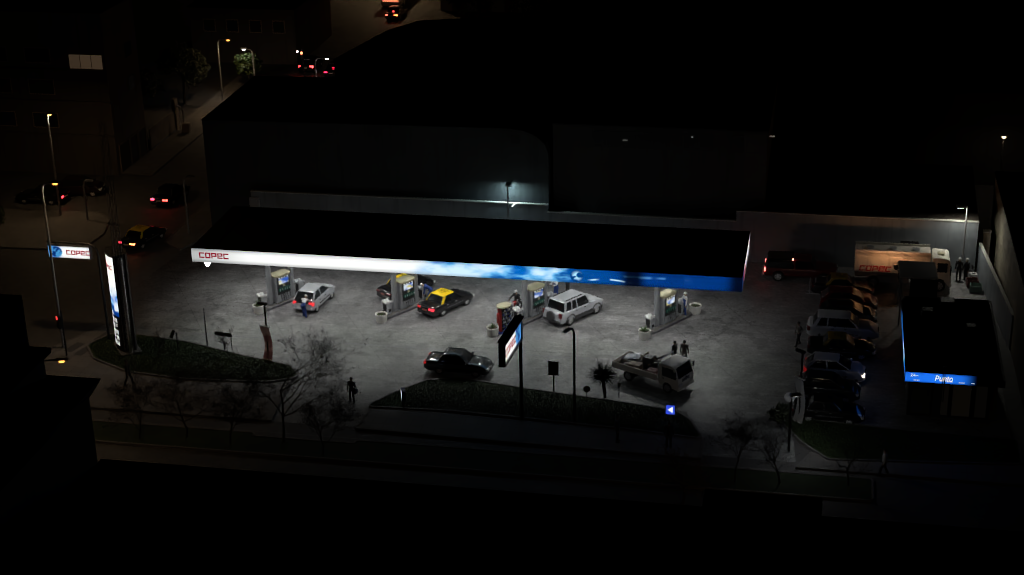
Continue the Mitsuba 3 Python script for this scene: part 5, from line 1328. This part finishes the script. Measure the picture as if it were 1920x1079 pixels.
for k, (x0_, x1_) in enumerate(((48.1, 49.4), (49.9, 50.45), (50.55, 51.75), (51.9, 52.7))):
    f_ = t.put('shop_window', [box(x0_, x1_, -6.68, -6.6, .1, .18), box(x0_, x1_, -6.68, -6.6, 2.9, 3.0), box(x0_, x0_ + .07, -6.68, -6.6, .18, 2.9), box(x1_ - .07, x1_, -6.68, -6.6, .18, 2.9)], 'mat_black')
    t.put('pane', box(x0_ + .07, x1_ - .07, -6.64, -6.61, .18, 2.9), 'mat_pane', under=f_, emit=emitter(((.0003, .0003, .0002), (.0022, .0018, .0013), (.0028, .0022, .0015), (.0016, .0014, .001))[k], .01))
t = Thing('car_port', 'small corrugated roof on posts behind the shop', 'shelter')
ys_ = np.arange(6.6, 10.9, .05)
pg = sg.Polygon([(6.6, 3.62)] + [(y, 3.71 - (y - 6.6) * .13 + .03 * math.sin(y / .22 * 2 * PI)) for y in ys_] + [(ys_[-1], 3.08)])
e = trimesh.creation.extrude_polygon(pg, 2.5, engine='earcut')
e.apply_transform(np.array([[0, 0, 1, 47.65], [1, 0, 0, 0], [0, 1, 0, 0], [0, 0, 0, 1.0]]))
if e.volume < 0: e.invert()
t.put('roof', e, 'mat_iron_sheet', smooth=50)
for x in (47.8, 50.0):
    for y in (6.8, 10.6): t.put('post', cyl((x, y, 0), (x, y, 3.62 - (y - 6.6) * .125), .06, n=8), 'mat_steel_dark')
t.put('side_panel', box(47.62, 47.65, 6.6, 10.8, 2.85, 3.08), 'mat_black')
t.put('front_panel', box(48.35, 50.15, 6.56, 6.6, .9, 3.6), 'mat_off')
t = Thing('wall_floodlight', 'orange floodlight on the back shelter post lighting the tanker and the yard', 'floodlight', (47.55, 10.95, 2.6), 110)
t.put('housing', box(-.12, -.01, -.12, .12, -.14, .14), 'mat_black')
t.put('barn_door', box(-.01, .15, .1, .115, -.14, .14), 'mat_black')
t.put('barn_door', box(-.01, .16, -.1, .1, -.14, -.128), 'mat_black')
t.put('hood', box(-.01, .1, -.1, .1, .128, .14), 'mat_black')
t.put('bracket', cyl((-.1, 0, 0), (-.15, -.24, 0), .025), 'mat_black')
lq = trimesh.Trimesh(np.array([(0, -.08, -.12), (0, .08, -.12), (-.03, .08, .12), (-.03, -.08, .12)]), [(0, 1, 2), (0, 2, 3)], process=False)
t.put('lens', lq, 'mat_white_plastic', emit=emitter((820, 375, 165), 4.0))

# ---- buildings around
t = Thing('apartment_house', 'apartment house with one lit window at the street corner on the left', 'building')
t.put('walls', box(-44, -18.62, 29.5, 36.2, 0, 14.5), 'mat_wall_flat')
t.put('street_side', box(-18.62, -18.6, 29.5, 36.2, 0, 14.5), 'mat_wall_beige')
t.put('roof', box(-44.2, -18.4, 29.3, 36.4, 14.5, 14.7), 'mat_roof_dark')
f_ = t.put('window', [box(-21.95, -18.9, 29.44, 29.5, 9.55, 9.62), box(-21.95, -18.9, 29.44, 29.5, 10.85, 10.92)], 'mat_frame_pale')
for k in range(3):
    x = -21.9 + k * 1.02
    t.put('pane', box(x, x + .95, 29.46, 29.49, 9.62, 10.85), 'mat_pane', under=f_, emit=emitter((.045, .029, .017) if k else (.038, .025, .015), .05))
for z in (3.6, 6.6, 9.4):
    t.put('ledge', box(-36, -18.55, 29.25, 29.5, z, z + .12), 'mat_wall_flat')
for x in (-26, -30):
    for z in (4.2, 7.2, 10.0):
        f_ = t.put('window', [box(x, x + 2.4, 29.44, 29.5, z, z + .06), box(x, x + 2.4, 29.44, 29.5, z + 1.3, z + 1.36), box(x, x + .06, 29.44, 29.5, z + .06, z + 1.3), box(x + 2.34, x + 2.4, 29.44, 29.5, z + .06, z + 1.3)], 'mat_frame_pale')
        t.put('pane', box(x + .06, x + 2.34, 29.47, 29.49, z + .06, z + 1.3), 'mat_pane', under=f_)
for z in (6.5, 9.5):
    f_ = t.put('window', [box(-18.6, -18.54, 33.5, 35, z, z + .06), box(-18.6, -18.54, 33.5, 35, z + 1.3, z + 1.36)], 'mat_frame_pale')
    t.put('pane', box(-18.58, -18.56, 33.55, 34.95, z + .06, z + 1.3), 'mat_pane', under=f_)
for y0, y1 in ((30.2, 32.2), (32.5, 34.0), (34.4, 35.9)):
    dk = t.put('garage_door', box(-18.6, -18.55, y0, y1, 0, 2.5), 'mat_shutter')
    t.put('frame', [box(-18.6, -18.5, y0 - .14, y0, 0, 2.65), box(-18.6, -18.5, y1, y1 + .14, 0, 2.65), box(-18.6, -18.5, y0, y1, 2.5, 2.65)], 'mat_frame_pale', under=dk)
t = Thing('garden_wall', 'pale lit garden wall along the side street sidewalk', 'wall')
for k in range(4):
    t.put('panel', box(-18.55, -18.4, 36.6 + k * 1.5, 36.6 + k * 1.5 + 1.46, 0, 2.05), 'mat_wall_beige')
t.put('pier', box(-18.65, -18.3, 42.6, 43.3, 0, 3.1), 'mat_wall_beige')
t.put('base', box(-18.58, -18.36, 36.6, 42.6, 0, .25), 'mat_wall_grey')
t = Thing('utility_box', 'small brown street cabinet beside the garden wall lamp', 'cabinet', (-17.2, 42.2), 0)
t.put('case', rbox(-.35, .35, -.25, .25, .1, 1.0, .03), 'mat_wall_beige')
t.put('door', box(-.3, .3, -.262, -.251, .2, .92), 'mat_wall_beige')
t = Thing('corner_block', 'dark block of flats beyond the trees up the side street', 'building')
t.put('walls', box(-26, -14.2, 67, 80, 0, 6.0), 'mat_wall_flat')
t.put('roof', box(-26.1, -14.1, 66.9, 80.1, 6.0, 6.15), 'mat_roof_dark')
for k in range(4):
    f_ = t.put('window', box(-24.5 + k * 2.6, -23.1 + k * 2.6, 66.95, 67.0, 3.4, 4.8), 'mat_frame_pale')
    t.put('pane', box(-24.4 + k * 2.6, -23.2 + k * 2.6, 66.93, 66.95, 3.5, 4.7), 'mat_pane', under=f_)
t = Thing('black_shed', 'black shed roof behind the warehouse with slanting left edge', 'building')
pg = sg.Polygon([(-.7, 37.2), (1.3, 47.7), (3.4, 51.9), (6.6, 53.0), (26, 56), (26, 31)])
t.put('walls', extr(pg, 0, 8.8), 'mat_wall_dark')
t.put('roof', extr(pg.buffer(.05), 8.8, 9.0), 'mat_roof_dark')
t = Thing('far_hall', 'wide black hall filling the upper right background', 'building')
pg = sg.Polygon([(14, 58), (40, 37), (63, 37), (63, 92), (14, 92)])
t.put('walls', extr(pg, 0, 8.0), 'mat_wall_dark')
t.put('roof', extr(pg.buffer(.08), 8.0, 8.15), 'mat_roof_dark')
t = Thing('lit_facade', 'brown street facade glowing in lamp light at the top edge', 'building')
t.put('walls', box(-4.5, 26, 93, 104, 0, 9), 'mat_wall_beige')
t.put('roof', box(-4.6, 26.1, 92.9, 104.1, 9, 9.2), 'mat_roof_dark')
for k in range(4): t.put('door', box(-3 + k * 3.2, -1.4 + k * 3.2, 92.94, 93, 0, 2.6), 'mat_shutter')
t = Thing('gate_post', 'pale wall end beside the yellow lamp', 'wall', (5.0, 61.2), 0)
t.put('block', box(-.5, .35, .3, .6, 0, 3.6), 'mat_wall_beige')
t.put('cap', box(-.55, .4, .25, .65, 3.6, 3.7), 'mat_coping')
t = Thing('parked_van', 'vehicle with a faint orange roof beside the yellow lamp', 'van', (8.3, 62.6), 0)
t.put('body', rbox(-1.6, 1.6, -.85, .85, .35, 1.8, .2), 'mat_red_car')
t.put('windows', rbox(-1.2, 1.4, -.87, .87, 1.1, 1.6, .05), 'mat_glass_dark')
t.put('headlight', rbox(1.5, 1.64, -.8, -.5, .6, .8, .03), 'mat_lens_clear', emit=emitter((.4, .42, .4), .01))
for x in (-1, 1):
    for sd in (-1, 1): wheel(t, x, sd * .75, .3, .2, sd)
# near buildings across the avenue: dark silhouettes at the bottom
t = Thing('near_building', 'black roof edge of the near building along the bottom', 'building')
t.put('walls', box(10.2, 60, -60, -36.75, 0, 9.9), 'mat_wall_dark')
t.put('parapet', box(10.1, 60.1, -37.0, -36.65, 9.9, 10.05), 'mat_roof_dark')
t.put('roof_deck', box(10.15, 60.05, -60, -37.0, 9.9, 9.96), 'mat_roof_dark')
t.put('roof_box', box(38.06, 43.05, -40.5, -36.68, 9.96, 10.95), 'mat_roof_dark')
t = Thing('near_tower', 'stepped black building silhouette at the lower left', 'building')
t.put('walls', box(-25, 10.2, -60, -37.2, 0, 14.0), 'mat_wall_dark')
t.put('cornice', hull([(-25.2, -60, 13.6), (10.3, -60, 13.6), (-25.2, -37.1, 13.6), (10.3, -37.1, 13.6), (-25.2, -60, 14.3), (10.7, -60, 14.3), (-25.2, -36.8, 14.3), (10.7, -36.8, 14.3)]), 'mat_roof_dark')
t.put('upper_storey', box(-25, 8.3, -60, -37.3, 14.3, 15.6), 'mat_wall_dark')
t.put('upper_cornice', box(-25, 8.5, -60, -36.9, 15.5, 15.75), 'mat_roof_dark')
t.put('roof_house', box(-25, 7.5, -60, -37.0, 15.75, 18.3), 'mat_roof_dark')
